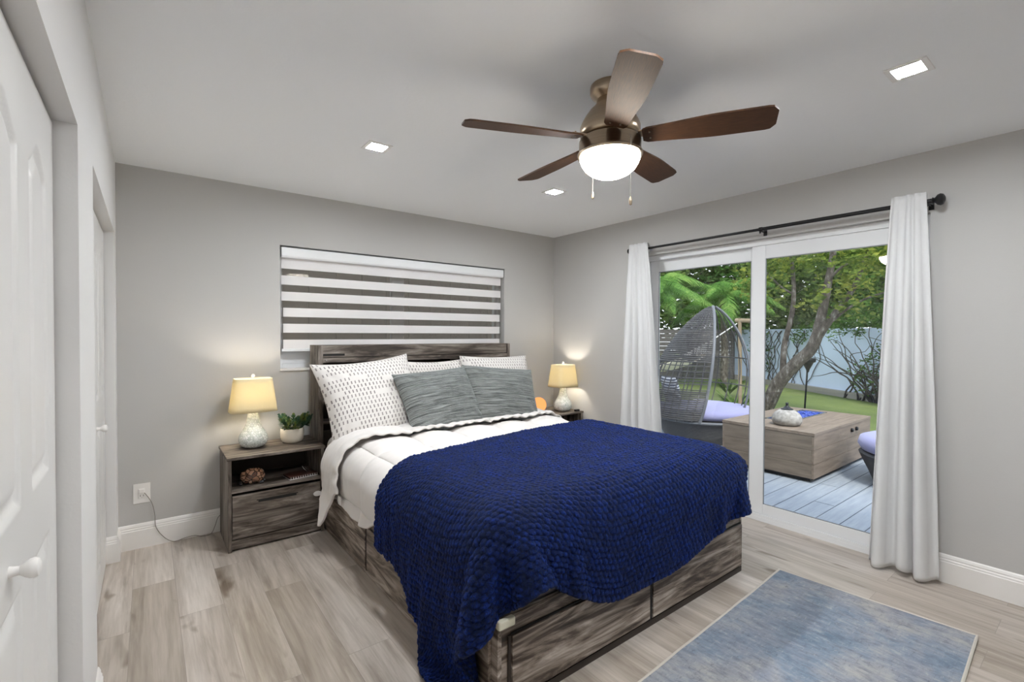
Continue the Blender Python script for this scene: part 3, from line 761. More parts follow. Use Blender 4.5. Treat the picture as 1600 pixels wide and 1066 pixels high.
du = np.gradient(Pf, axis=0); dv = np.gradient(Pf, axis=1); Nn = np.cross(du, dv); Nn /= np.linalg.norm(Nn, axis=-1, keepdims=True) + 1e-9
nU, nV = Pf.shape[:2]
UU, VV = np.meshgrid(np.arange(nU) * ch_ / 5, np.arange(nV) * ch_ / 5, indexing='ij')
jit = vnoise(np.stack([UU, VV, UU * 0], -1), 18, 11)
jit2 = vnoise(np.stack([UU, VV, UU * 0 + 3], -1), 26, 21)
b2 = VV / 0.026 + 0.28 * jit; a_ = UU / 0.030 + 0.30 * jit2 + 0.4 * (b2 - np.floor(b2))
rowi = np.floor(b2)
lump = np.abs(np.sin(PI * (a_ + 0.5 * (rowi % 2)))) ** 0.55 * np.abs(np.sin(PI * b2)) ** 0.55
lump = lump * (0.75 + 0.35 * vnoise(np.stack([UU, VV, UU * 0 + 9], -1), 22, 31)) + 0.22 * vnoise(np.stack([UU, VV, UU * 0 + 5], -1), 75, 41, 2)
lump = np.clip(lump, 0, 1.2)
Pf = Pf + Nn * (0.0115 * lump + 0.0035 * vnoise(np.stack([UU, VV, UU * 0], -1), 90, 3, 2) + 0.004)[..., None]
Pf[0, :, :2] += 0; 
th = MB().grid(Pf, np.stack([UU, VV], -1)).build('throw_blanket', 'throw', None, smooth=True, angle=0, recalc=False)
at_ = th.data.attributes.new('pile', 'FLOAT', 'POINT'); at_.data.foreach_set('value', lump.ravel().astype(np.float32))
sm = th.modifiers.new('solid', 'SOLIDIFY'); sm.thickness = 0.008; sm.offset = -1
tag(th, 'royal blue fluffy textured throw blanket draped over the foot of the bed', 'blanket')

# pillows
def pillow(name, mat, W_, H_, T_, seed, ears=0.07, flange=0.0, dent=0.0):
    n = 56
    q = np.linspace(-1, 1, n); u, v_ = np.meshgrid(q, q, indexing='ij')
    b = MB()
    for sgn in (1, -1):
        ex = 1 - ears * (1 - v_ ** 2) * np.abs(u) ** 2; ez = 1 - ears * (1 - u ** 2) * np.abs(v_) ** 2
        X = W_ / 2 * u * ex; Z = H_ / 2 * v_ * ez
        body = np.clip((1 - np.abs(u / (1 - flange)) ** 2.2), 0, 1) * np.clip((1 - np.abs(v_ / (1 - flange)) ** 2.2), 0, 1)
        Y = T_ / 2 * body ** 0.42
        nz = vnoise(np.stack([X, Z, X * 0 + sgn], -1), 7, seed) * 0.012 + vnoise(np.stack([X, Z, X * 0 + sgn], -1), 20, seed + 1) * 0.005
        # tension wrinkles running from the corners
        rr = np.sqrt((1 - np.abs(u)) ** 2 + (1 - np.abs(v_)) ** 2); an = np.arctan2(1 - np.abs(v_), 1 - np.abs(u))
        wr = 0.006 * np.sin(an * 13 + seed) * np.exp(-((rr - 0.35) / 0.25) ** 2)
        Y = Y + (nz + wr) * np.minimum(1, body * 3) - dent * np.exp(-(u / 0.5) ** 2) * smooth01((v_ + 0.2) / 1.0) * body
        Z = Z - (dent * 1.2) * (1 - u ** 2) * smooth01(v_)
        Y = np.maximum(Y, 0.003) + 0.004 * vnoise(np.stack([X, Z, X * 0], -1), 9, seed + 5) * (body <= 0.02)
        b.grid(np.stack([X, -sgn * Y, Z], -1), np.stack([(u + 1) / 2, (v_ + 1) / 2], -1), flip=(sgn < 0))
    o = b.build(name, mat, None, smooth=True, angle=0, recalc=False)
    bm_ = __import__('bmesh').new(); bm_.from_mesh(o.data)
    __import__('bmesh').ops.remove_doubles(bm_, verts=bm_.verts, dist=0.0001)
    # close the rim between both skins
    ed = [e for e in bm_.edges if e.is_boundary]
    if ed:
        try: __import__('bmesh').ops.bridge_loops(bm_, edges=ed)
        except Exception: pass
    bm_.to_mesh(o.data); bm_.free()
    o.data.polygons.foreach_set('use_smooth', [True] * len(o.data.polygons))
    return o
def place(o, loc, lean, roll, yaw):
    """loc: centre; lean back about x, roll in its own plane, yaw about z"""
    o.matrix_world = Matrix.Translation(loc) @ Matrix.Rotation(rad(yaw), 4, 'Z') @ Matrix.Rotation(rad(-lean), 4, 'X') @ Matrix.Rotation(rad(roll), 4, 'Y')
    return o
g = 'white dashed pillows against the headboard'
o = place(pillow('dashed_pillow', 'dash', 0.75, 0.66, 0.25, 3, 0.10, 0.03), (1.290, 3.300, 0.905), 28, -5, 2)
tag(o, 'large white pillow with grey dashes, beside the left nightstand and fully in view', 'pillow', g)
o = place(pillow('dashed_pillow', 'dash', 0.72, 0.60, 0.18, 7, 0.06, 0.03, 0.01), (1.930, 3.475, 0.880), 12, -1, 0)
tag(o, 'white dashed pillow mostly hidden, between the two others and behind the grey cushions', 'pillow', g)
o = place(pillow('dashed_pillow', 'dash', 0.70, 0.62, 0.22, 12, 0.05, 0.03), (2.460, 3.360, 0.895), 20, 1, -3)
tag(o, 'white dashed pillow at the far end of the headboard, towards the corner lamp', 'pillow', g)
g = 'ruched grey cushions on the bed'
o = place(pillow('velvet_cushion', 'velvet', 0.66, 0.50, 0.20, 21, 0.07), (1.745, 3.130, 0.890), 32, -3, 5)
tag(o, 'ruched grey velvet cushion standing in the middle of the bed', 'cushion', g)
o = place(pillow('velvet_cushion', 'velvet', 0.64, 0.50, 0.20, 33, 0.07), (2.300, 3.120, 0.885), 30, 6, -10)
tag(o, 'ruched grey velvet cushion on the far side, leaning in front of the corner pillow', 'cushion', g)

# ------------------------------------------------------------------ nightstands
NX, NY = 0.395, 3.400
def nightstand(x, y):
    W_, D_, H_ = 0.580, 0.425, 0.600
    o = thing('nightstand', (x, y, 0), '', 'nightstand', 'rustic nightstands beside the bed')
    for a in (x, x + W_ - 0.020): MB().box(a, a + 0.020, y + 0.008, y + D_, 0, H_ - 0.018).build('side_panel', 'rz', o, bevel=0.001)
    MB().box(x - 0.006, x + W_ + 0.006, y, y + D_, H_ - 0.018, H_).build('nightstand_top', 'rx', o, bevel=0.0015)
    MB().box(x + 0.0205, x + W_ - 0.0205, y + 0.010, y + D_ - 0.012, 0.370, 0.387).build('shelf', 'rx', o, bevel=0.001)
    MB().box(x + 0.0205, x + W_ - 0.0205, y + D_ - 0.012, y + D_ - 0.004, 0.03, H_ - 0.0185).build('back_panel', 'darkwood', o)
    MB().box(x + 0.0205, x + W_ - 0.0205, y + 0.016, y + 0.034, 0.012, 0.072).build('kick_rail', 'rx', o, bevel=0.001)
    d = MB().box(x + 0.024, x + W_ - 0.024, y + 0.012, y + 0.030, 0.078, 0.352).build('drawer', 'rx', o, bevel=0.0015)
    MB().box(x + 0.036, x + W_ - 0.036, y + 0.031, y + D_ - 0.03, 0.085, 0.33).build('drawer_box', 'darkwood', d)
    MB().box(x + 0.17, x + W_ - 0.18, y + 0.0105, y + 0.0125, 0.288, 0.300).box(x + 0.16, x + W_ - 0.17, y + 0.0115, y + 0.0125, 0.300, 0.306).build('finger_groove', 'gap', d)
    return o
ns1 = nightstand(NX, NY)
ns1['label'] = 'rustic wooden nightstand with open shelf and one drawer, beside the outlet'
ns2 = copy_tree(ns1); ns2.location = (2.935, 3.365, 0); ns2['label'] = 'rustic wooden nightstand in the far corner, hidden behind the bed'
o = MB().prism([(NX + 0.535 + 0.022 * math.cos(a) * (1.25), 0.272 + 0.017 * math.sin(a)) for a in np.linspace(0, 2 * PI, 17)[:-1]], 1, NY - 0.002, NY + 0.0115)
for vtx in (): pass
tag(o.build('drawer_lock', 'trim', None, bevel=0.002), 'small white oval child lock stuck on the nightstand drawer', 'lock')

# table lamps
def lamp(x, y, z):
    o = thing('table_lamp', (x, y, z), '', 'lamp', 'matching bedside lamps')
    prof = [(0.052, 0.0), (0.072, 0.010), (0.086, 0.030), (0.091, 0.055), (0.087, 0.080), (0.074, 0.106), (0.058, 0.132), (0.046, 0.160), (0.038, 0.195), (0.032, 0.228), (0.029, 0.250)]
    MB().lathe(prof, (x, y, z), 48).build('lamp_base', 'mosaic', o, smooth=True, angle=60)
    MB().lathe([(0.012, 0.250), (0.012, 0.300), (0.016, 0.301), (0.016, 0.33)], (x, y, z), 16).build('socket', 'chrome', o, smooth=True)
    n = 72; zs = np.linspace(0.248, 0.472, 8); P = []
    for q in zs:
        f = (q - zs[0]) / (zs[-1] - zs[0]); hw = 0.143 + (0.113 - 0.143) * f; hd = 0.106 + (0.082 - 0.106) * f; row = []
        for k in range(n):
            a = 2 * PI * k / n; ca, sa = math.cos(a), math.sin(a); p_ = 5.0
            s_ = (abs(ca) ** p_ + abs(sa) ** p_) ** (-1 / p_); row.append((x + hw * ca * s_, y + hd * sa * s_, z + q))
        P.append(row)
    sh = MB().grid(P, wrap=True).build('lamp_shade', 'shade', o, smooth=True, angle=0, solid=0.0015)
    b = MB().tube([(x, y, z + 0.33), (x, y, z + 0.478)], 0.002, 6)
    b.tube([(x - 0.112, y, z + 0.468), (x + 0.112, y, z + 0.468)], 0.0018, 6).tube([(x, y - 0.081, z + 0.468), (x, y + 0.081, z + 0.468)], 0.0018, 6)
    b.build('harp', 'chrome', o)
    MB().lathe([(0.003, 0.478), (0.010, 0.484), (0.012, 0.492), (0.009, 0.500), (0.002, 0.505)], (x, y, z), 14).build('finial', 'trim', o, smooth=True)
    bt = MB().lathe([(0.012, 0.33), (0.024, 0.352), (0.029, 0.375), (0.026, 0.395), (0.014, 0.408), (0.002, 0.411)], (x, y, z), 20).build('light_bulb', emit('warm_bulb', (1.0, 0.92, 0.80), BEDLAMP * 32), o, smooth=True)
    return o
l1 = lamp(0.575, 3.655, 0.6); l1['label'] = 'lit cream-shaded table lamp with mosaic glass base beside the potted plant'
l2 = copy_tree(l1); l2.location = (3.365, 3.505, 0.6); l2['label'] = 'lit table lamp with cream shade in the far corner beyond the bed'
# far-corner small things
o = thing('glow_ball', (3.035, 3.500, 0.6), 'glowing orange ball light on the far nightstand, beside the grey cushion', 'night light')
MB().lathe([(0.035, 0.6), (0.038, 0.608), (0.030, 0.622)], (3.035, 3.50, 0), 24).build('base', 'trim', o, smooth=True)
pr = [(0.074 * math.sin(a) + 0.0008, 0.690 - 0.074 * math.cos(a)) for a in np.linspace(0.0, PI, 18)]
MB().lathe(pr, (3.035, 3.50, 0), 32).build('globe', emit('orange_glow', (1.0, 0.36, 0.12), 0.72), o, smooth=True, angle=0)
o = MB().box(3.42, 3.475, 3.372, 3.40, 0.600, 0.622)  # small black object, not identified
tag(o.build('alarm_clock', 'black', None, bevel=0.004), 'tiny black box on the edge of the far nightstand', 'clock')

# potted plant
PX, PY = 0.825, 3.655
pl = thing('potted_succulent', (PX, PY, 0.6), 'small green succulent in a cream pot on the nightstand next to the lamp', 'plant')
M['pot'] = plain('cream_ceramic', (0.74, 0.68, 0.58), 0.4, bump_scale=40, bump=0.05)
MB().lathe([(0.050, 0.600), (0.064, 0.606), (0.073, 0.622), (0.078, 0.650), (0.0795, 0.680), (0.077, 0.700), (0.074, 0.703), (0.071, 0.700), (0.071, 0.690)], (PX, PY, 0), 36, closed_top=False).build('pot', 'pot', pl, smooth=True, angle=60)
MB().lathe([(0.071, 0.685), (0.0715, 0.690)], (PX, PY, 0), 24).build('soil', plain('soil', (0.05, 0.035, 0.025), 0.95, bump_scale=60, bump=0.5), pl)
t = NT('succulent_leaf'); nz = t.noise(t.coord(), 14, 2)
t.pbr(t.ramp(nz, [(0.35, (0.03, 0.075, 0.055)), (0.5, (0.05, 0.12, 0.05)), (0.62, (0.22, 0.25, 0.05)), (0.7, (0.05, 0.10, 0.09))]), 0.5); M['succulent'] = t.m
rng = random.Random(5); b = MB()
def leafblade(b, base, d, L_, w_, curl=0.3):
    d = Vector(d).normalized(); s_ = d.cross(Vector((0, 0, 1)));
    if s_.length < 1e-3: s_ = Vector((1, 0, 0))
    s_.normalize(); nrm = s_.cross(d).normalized(); pts = []; n = 5
    for i in range(n + 1):
        u = i / n; c = Vector(base) + d * L_ * u + nrm * curl * L_ * u * u * 0.5; ww = w_ * math.sin(PI * min(0.97, (u * 0.8 + 0.16))) ** 0.8
        if i == n: ww *= 0.15
        pts.append((c - s_ * ww + nrm * ww * 0.35, c, c + s_ * ww + nrm * ww * 0.35))
    P = np.array([[list(q) for q in r_] for r_ in pts]); b.grid(P)
for k in range(26):
    a = rng.uniform(0, 2 * PI); rr = math.sqrt(rng.random()) * 0.055; tilt = 0.25 + rr / 0.055 * 0.75
    c = Vector((PX + rr * math.cos(a), PY + rr * math.sin(a), 0.690)); ax = Vector((math.cos(a) * tilt, math.sin(a) * tilt, 1)).normalized()
    L_ = rng.uniform(0.070, 0.125); b.tube([c, c + ax * L_], 0.0025, 5)
    t1 = ax.orthogonal().normalized(); t2 = ax.cross(t1)
    for ring_ in range(4):
        n = 6
        for q in range(n):
            ph = 2 * PI * q / n + ring_ * 0.6 + k; el = 0.35 + ring_ * 0.32
            dd = (t1 * math.cos(ph) + t2 * math.sin(ph)) * math.cos(el) + ax * math.sin(el)
            leafblade(b, c + ax * L_ * (0.45 + 0.17 * ring_), dd, 0.042 - 0.005 * ring_, 0.0075)
b.build('foliage', 'succulent', pl, smooth=True)

# ornament and notebook on the shelf
def rock(seed, c, r, sx, sy, sz, n=14):
    th_ = np.linspace(0.02, PI - 0.02, n); ph = np.linspace(0, 2 * PI, 20)[:-1]
    T_, Pp = np.meshgrid(th_, ph, indexing='ij'); D = np.stack([np.sin(T_) * np.cos(Pp), np.sin(T_) * np.sin(Pp), np.cos(T_)], -1)
    rr = r * (1 + 0.22 * vnoise(D, 2.2, seed) + 0.12 * np.round(vnoise(D, 4, seed + 2) * 3) / 3)
    Q = D * rr[..., None] * np.array([sx, sy, sz]) + np.array(c)
    return Q
t = NT('brown_agate'); vo = t.N('TexVoronoi'); t.L(t.coord(), vo.inputs['Vector']); vo.inputs['Scale'].default_value = 34
ed_ = t.N('TexVoronoi', feature='DISTANCE_TO_EDGE'); t.L(t.coord(), ed_.inputs['Vector']); ed_.inputs['Scale'].default_value = 34
t.pbr(t.mix(t.ramp(ed_.outputs['Distance'], [(0.02, 0.0), (0.12, 1.0)]), (0.02, 0.012, 0.01), t.ramp(vo.outputs['Color'], [(0.2, (0.10, 0.035, 0.02)), (0.5, (0.42, 0.22, 0.13)), (0.8, (0.62, 0.42, 0.30))])), 0.25, Coat_Weight=0.6)
M['agate'] = t.m
orn = thing('shell_ornament', (0.545, 3.52, 0.387), 'brown and tan mottled ornament on the left side of the nightstand shelf', 'ornament')
Q = rock(3, (0.552, 3.520, 0.387 + 0.052), 0.062, 1.15, 0.8, 0.80); Q[..., 2] = np.maximum(Q[..., 2], 0.3885)
MB().grid(Q, wrap=True).build('body', 'agate', orn, smooth=True, angle=28)
M['bead'] = plain('dark_glass', (0.03, 0.03, 0.035), 0.08, 0.0, Coat_Weight=1.0); rng = random.Random(9)
for k in range(9):
    a = rng.uniform(0, 2 * PI); px, py_ = 0.545 + 0.07 * math.cos(a), 3.515 + 0.045 * math.sin(a)
    MB().lathe([(0.001, 0), (0.008, 0.002), (0.011, 0.010), (0.007, 0.019), (0.001, 0.022)], (px, py_, 0.3872), 7).build('glass_bead', 'bead', orn, smooth=True, angle=25)
nb = thing('notebook', (0.85, 3.50, 0.387), 'dark notebook with white page edges lying on the nightstand shelf', 'notebook')
def rotbox(c, hx, hy, z0, z1, ang):
    ca, sa = math.cos(ang), math.sin(ang)
    return MB().obox((c[0], c[1], (z0 + z1) / 2), (hx * ca, hx * sa, 0), (-hy * sa, hy * ca, 0), (0, 0, (z1 - z0) / 2))
rotbox((0.845, 3.51), 0.095, 0.068, 0.3885, 0.391, 0.12).build('back_cover', 'trim', nb)
rotbox((0.845, 3.512), 0.092, 0.065, 0.3915, 0.402, 0.12).build('pages', plain('page_block', (0.06, 0.045, 0.04), 0.8), nb)
rotbox((0.845, 3.51), 0.095, 0.068, 0.4023, 0.4055, 0.12).build('front_cover', plain('brown_leather', (0.06, 0.022, 0.015), 0.4), nb)
wr_ = MB()
for k in range(12):
    u = -0.088 + k * 0.016; ca, sa = math.cos(0.12), math.sin(0.12); cx_, cy_ = 0.845 + u * ca + 0.069 * sa, 3.51 + u * sa - 0.069 * ca
    wr_.tube([(cx_ + 0.006 * math.cos(q) * -sa * 0 , cy_ + 0.004 * math.cos(q), 0.398 + 0.009 * math.sin(q)) for q in np.linspace(0, 2 * PI, 9)], 0.0012, 5)
wr_.build('spiral_binding', 'trim', nb)
tag(MB().tube(catmull([(0.86, 3.47, 0.4078), (0.885, 3.50, 0.4085), (0.87, 3.525, 0.43), (0.862, 3.53, 0.445), (0.885, 3.54, 0.43), (0.905, 3.52, 0.4085), (0.92, 3.50, 0.408)], 6), 0.0016, 6).build('charging_cable', 'chrome', None, smooth=True),
    'short silvery cable looped on top of the notebook', 'cable')

# ------------------------------------------------------------------ curtains and rod
rod = thing('curtain_rod', (3.462, 1.69, 2.135), 'black metal curtain rod above the sliding glass door', 'curtain rod')
RZ = 2.135
MB().tube([(3.462, 0.665, RZ), (3.462, 1.60, RZ)], 0.0125, 16).build('rod_tube', 'black', rod, smooth=True)
MB().tube([(3.462, 1.58, RZ), (3.462, 2.755, RZ)], 0.010, 16).build('rod_tube', 'black', rod, smooth=True)
MB().tube([(3.462, 1.585, RZ), (3.462, 1.605, RZ)], 0.0155, 16).build('rod_collar', 'black', rod, smooth=True)
def ytube_lathe(prof, x, y0, z, seg=20, sgn=-1):
    vs = []
    for r, d in prof:
        for k in range(seg): vs.append((x + r * math.cos(2 * PI * k / seg), y0 + sgn * d, z + r * math.sin(2 * PI * k / seg)))
    n = len(prof); fs = [(i * seg + k, i * seg + (k + 1) % seg, (i + 1) * seg + (k + 1) % seg, (i + 1) * seg + k) for i in range(n - 1) for k in range(seg)]
    fs += [tuple(range(seg)), tuple((n - 1) * seg + k for k in range(seg))]; b = MB(); b.quads(vs, fs); return b
ytube_lathe([(0.012, 0), (0.018, 0.003), (0.013, 0.009), (0.016, 0.014), (0.029, 0.024), (0.033, 0.036), (0.028, 0.048), (0.014, 0.056), (0.004, 0.058)], 3.462, 0.668, RZ).build('finial', 'black', rod, smooth=True)
ytube_lathe([(0.010, 0), (0.021, 0.002), (0.021, 0.010), (0.006, 0.012)], 3.462, 2.752, RZ, sgn=1).build('finial', 'black', rod, smooth=True)
for yb_ in (0.685, 1.60, 2.74):
    MB().tube([(XR - 0.001, yb_, RZ - 0.01), (3.462, yb_, RZ - 0.013)], 0.005, 8).box(XR - 0.006, XR - 0.0005, yb_ - 0.012, yb_ + 0.012, RZ - 0.035, RZ + 0.02).tube([(3.462, yb_, RZ - 0.028), (3.462, yb_, RZ - 0.010)], 0.006, 8).build('rod_bracket', 'black', rod)

def curtain(name, yt0, yt1, yb0, yb1, folds, seed, top=2.185):
    nz, ny = 90, 150
    f = np.linspace(0, 1, nz)[:, None]; u = np.linspace(0, 1, ny)[None, :]
    Z = top + (0.012 - top) * f + 0 * u
    y0 = yt0 + (yb0 - yt0) * f ** 0.85; y1 = yt1 + (yb1 - yt1) * f ** 0.85
    Y = y0 + (y1 - y0) * u
    amp = 0.010 + 0.034 * smooth01(f * 1.4)
    ph = 2 * PI * folds * (u + 0.035 * np.sin(2 * PI * u * 1.7 + seed)) + 0.5 * vnoise(np.stack([u * 3 + f * 0, f * 1.5 + u * 0, u * 0 + f * 0], -1), 1, seed)
    w_ = np.sin(ph); w_ = np.sign(w_) * np.abs(w_) ** 0.8
    X = 3.437 - amp * 0.15 + amp * 0.75 * w_ + 0.005 * vnoise(np.stack([Y, Z, Y * 0], -1), 5, seed + 4)
    X = np.minimum(X, 3.505)
    pocket = (Z > 2.10)
    X = np.where(pocket, np.minimum(X, 3.444), X)
    X = np.where((Z > 2.10) & (Z < 2.165), 3.440 + 0.003 * w_ , X)
    Y = Y + 0.008 * np.cos(ph) * f
    Z = Z + 0.028 * f ** 6 * (0.5 + 0.5 * np.sin(ph * 0.5 + seed))
    b = MB().grid(np.stack([X, Y, Z], -1))
    # back of the rod pocket
    Zp = np.linspace(top, 2.105, 8)[:, None] + 0 * u; Zp = Zp + 0 * u; Yp = yt0 + (yt1 - yt0) * u + 0 * Zp; Xp = 3.484 - 0.040 * (np.abs(Zp - RZ) / 0.05) ** 2 + 0 * u + 0.002 * np.sin(2 * PI * folds * u)
    Xp = np.maximum(Xp, 3.446)
    b.grid(np.stack([Xp, Yp, Zp], -1), flip=True)
    return b.build(name, 'curtain', None, smooth=True, angle=0, solid=0.0015)
tag(curtain('window_curtain', 0.690, 0.845, 0.600, 0.935, 3.4, 2), 'white linen curtain nearest the foreground rug, hanging on the finial end of the rod', 'curtain', 'white curtains at the sliding door')
tag(curtain('window_curtain', 2.545, 2.738, 2.330, 2.845, 4.2, 6), 'white linen curtain beyond the bed, closest to the corner lamp', 'curtain', 'white curtains at the sliding door')

# ------------------------------------------------------------------ rug
t = NT('faded_blue_grey_rug')
v = t.coord(scale=(1, 1, 1)); n1 = t.noise(v, 2.2, 7, 0.68, 0.4); n2 = t.noise(t.coord(scale=(9, 30, 1)), 2.5, 5, 0.7); n3 = t.noise(t.coord(loc=(4, 2, 0)), 3.4, 4, 0.6)
c1 = t.ramp(n1, [(0.34, (0.09, 0.145, 0.21)), (0.45, (0.19, 0.245, 0.32)), (0.55, (0.285, 0.30, 0.335)), (0.66, (0.37, 0.36, 0.345))])
c1 = t.mix(t.ramp(n3, [(0.45, 0.0), (0.62, 0.6)]), c1, (0.20, 0.225, 0.29))
n5 = t.noise(t.coord(scale=(34, 11, 1), rot=(0, 0, 0.3)), 1.0, 5, 0.75)
c1 = t.mix(t.ramp(n5, [(0.36, 0.7), (0.50, 0.0)]), c1, (0.12, 0.14, 0.18))
c1 = t.mix(t.ramp(n5, [(0.54, 0.0), (0.68, 0.45)]), c1, (0.50, 0.49, 0.47))
c1 = t.mix(t.ramp(n2, [(0.28, 0.75), (0.42, 0.0)]), c1, (0.085, 0.095, 0.12))
c1 = t.mix(t.ramp(n2, [(0.58, 0.0), (0.75, 0.5)]), c1, (0.60, 0.58, 0.55))
t.pbr(c1, 0.95, 0, t.bump(t.noise(v, 260, 3), 0.5, 0.003), Sheen_Weight=0.2); M['rug'] = t.m
rug = thing('area_rug', (2.2, 0.8, 0), 'faded blue and grey patterned rug on the floor in front of the bed foot', 'rug')
A = np.array([2.928, 1.218]); Bq = np.array([3.008, 0.395]); dL = np.array([-0.9990, -0.045])
L_ = 1.75
n, mq = 60, 30; P = []
for i in range(n + 1):
    row = []
    for j in range(mq + 1):
        p = A + (Bq - A) * (j / mq) + dL * L_ * i / n
        row.append((p[0], p[1], 0.009 + 0.0018 * math.sin(i * 0.7 + j * 0.3) * (i / n)))
    P.append(row)
P = np.array(P)
wv_ = vnoise(P, 3, 5) * 0.004; P[0, :, 0] += wv_[0]; P[:, 0, 1] += wv_[:, 0]
top_ = P.copy(); bot = P.copy(); bot[..., 2] = 0.001
b = MB().grid(top_, flip=False).grid(bot, flip=True)
ring = [(0, j) for j in range(mq + 1)] + [(i, mq) for i in range(1, n + 1)] + [(n, j) for j in range(mq - 1, -1, -1)] + [(i, 0) for i in range(n - 1, 0, -1)]
ids = [i * (mq + 1) + j for i, j in ring]; o2 = (n + 1) * (mq + 1)
for i in range(len(ids)): b.f.append((ids[i], ids[(i + 1) % len(ids)], ids[(i + 1) % len(ids)] + o2, ids[i] + o2))
b.build('rug_field', 'rug', rug)
M['binding'] = fabric('cream_rug_binding', (0.56, 0.52, 0.46), 300)
pts = [Vector((*top_[i, j][:2], 0.007)) for i, j in ring]
MB().tube(pts + [pts[0]], 0.0062, 6).build('rug_binding', 'binding', rug, smooth=True)

# ------------------------------------------------------------------ outdoors
GZ = -0.20
t = NT('lawn_grass'); v = t.coord(); n1 = t.noise(v, 1.2, 5, 0.6); n2 = t.noise(v, 45, 3, 0.7)
t.pbr(t.mix(0.5, t.ramp(n1, [(0.3, (0.10, 0.135, 0.04)), (0.6, (0.17, 0.22, 0.055)), (0.75, (0.24, 0.25, 0.10))]), t.ramp(n2, [(0.3, (0.05, 0.08, 0.02)), (0.7, (0.24, 0.29, 0.09))])), 0.9, 0, t.bump(n2, 0.8, 0.03)); M['lawn'] = t.m
struct(MB().box(-6, 34, -14, 26, GZ - 0.3, GZ).build('ground', 'lawn'))
t = NT('painted_deck_boards')
v = t.coord(); n1 = t.noise(t.coord(scale=(0.8, 9, 1)), 3, 5, 0.7); n2 = t.noise(v, 26, 4, 0.7)
c = t.ramp(n1, [(0.3, (0.23, 0.26, 0.31)), (0.6, (0.31, 0.34, 0.385)), (0.8, (0.38, 0.40, 0.43))])
c = t.mix(t.ramp(n2, [(0.25, 0.6), (0.36, 0.0)]), c, (0.22, 0.21, 0.20)); t.pbr(c, 0.6, 0, t.bump(n1, 0.2, 0.004)); M['deck'] = t.m
dk = MB(); rng = random.Random(3); yy = -3.0
while yy < 5.6:
    xs = 3.705; first = True
    while xs < 8.7:
        xe = min(8.7, xs + (rng.uniform(0.6, 2.6) if first else 2.4)); first = False
        dk.box(xs + 0.002, xe - 0.002, yy + 0.003, yy + 0.163, -0.148, -0.12 + rng.uniform(-0.0015, 0.0015)); xs = xe
    yy += 0.168
struct(dk.build('floor_deck', 'deck'))
struct(MB().box(3.705, 8.7, -3, 5.75, -0.19, -0.149).build('floor_deck_joists', 'gap'))

# fire table
t = NT('greige_wood_planks'); nz = t.noise(t.coord(scale=(1.0, 9, 9)), 3, 5, 0.6, 0.3)
t.pbr(t.ramp(nz, [(0.3, (0.135, 0.100, 0.075)), (0.7, (0.235, 0.180, 0.138))]), 0.6, 0, t.bump(nz, 0.2, 0.003)); M['fx'] = t.m
t = NT('greige_wood_planks_cross'); nz = t.noise(t.coord(scale=(9, 1.0, 9)), 3, 5, 0.6, 0.3)
t.pbr(t.ramp(nz, [(0.3, (0.115, 0.088, 0.066)), (0.7, (0.205, 0.160, 0.122))]), 0.6, 0, t.bump(nz, 0.2, 0.003)); M['fyy'] = t.m
ft = thing('fire_pit_table', (6.17, 2.40, -0.12), 'low square wood-look fire pit table with blue fire glass on the deck', 'fire pit')
X0, X1, Y0, Y1, TZ2 = 5.31, 7.03, 1.895, 2.86, 0.392
MB().box(X0 + 0.06, X1 - 0.06, Y0 + 0.06, Y1 - 0.06, -0.12, -0.075).build('plinth', 'black', ft)
z0_ = -0.075
for k in range(3):
    za, zb = z0_ + k * 0.1457, z0_ + (k + 1) * 0.1457
    for xe_ in (X0 + 0.004, X1 - 0.024): MB().box(xe_, xe_ + 0.02, Y0 + 0.025, Y1 - 0.025, za + 0.0015, zb - 0.0015).build('end_board', 'fyy', ft, bevel=0.001)
    for ye_ in (Y0 + 0.004, Y1 - 0.024): MB().box(X0 + 0.004, X1 - 0.004, ye_, ye_ + 0.02, za + 0.0015, zb - 0.0015).build('side_board', 'fx', ft, bevel=0.001)
MB().box(X0 + 0.025, X1 - 0.025, Y0 + 0.025, Y1 - 0.025, -0.07, 0.33).build('core', 'gap', ft)
bx0, bx1, by0, by1 = 5.80, 6.86, 2.31, 2.60
tp_ = MB().box(X0, X1, Y0, by0 - 0.26, 0.362, TZ2).box(X0, X1, by0 - 0.257, by0, 0.362, TZ2).box(X0, X1, by1, Y1, 0.362, TZ2).box(X0, bx0, by0, by1, 0.362, TZ2).box(bx1, X1, by0, by1, 0.362, TZ2)
tp_.build('table_top', 'fx', ft, bevel=0.001)
M['steel'] = plain('brushed_steel', (0.6, 0.6, 0.6), 0.3, 1.0)
MB().box(bx0, bx1, by0, by0 + 0.02, 0.34, TZ2 + 0.006).box(bx0, bx1, by1 - 0.02, by1, 0.34, TZ2 + 0.006).box(bx0, bx0 + 0.02, by0, by1, 0.34, TZ2 + 0.006).box(bx1 - 0.02, bx1, by0, by1, 0.34, TZ2 + 0.006).box(bx0 + 0.02, bx1 - 0.02, by0 + 0.02, by1 - 0.02, 0.335, 0.345).build('burner_tray', 'steel', ft)
rng = random.Random(8); gb = MB()
for k in range(900):
    cx_, cy_ = rng.uniform(bx0 + 0.03, bx1 - 0.03), rng.uniform(by0 + 0.03, by1 - 0.03); r_ = rng.uniform(0.008, 0.015)
    gb.lathe([(0.001, -r_), (r_, -r_ * 0.2), (r_ * 0.8, r_ * 0.5), (0.001, r_ * 0.8)], (cx_, cy_, TZ2 - 0.022 + rng.uniform(0, 0.018)), 5)
o = gb.build('fire_glass', plain('cobalt_glass', (0.015, 0.05, 0.35), 0.1, 0.0, Coat_Weight=1.0), ft, smooth=True, angle=20); o['kind'] = 'stuff'
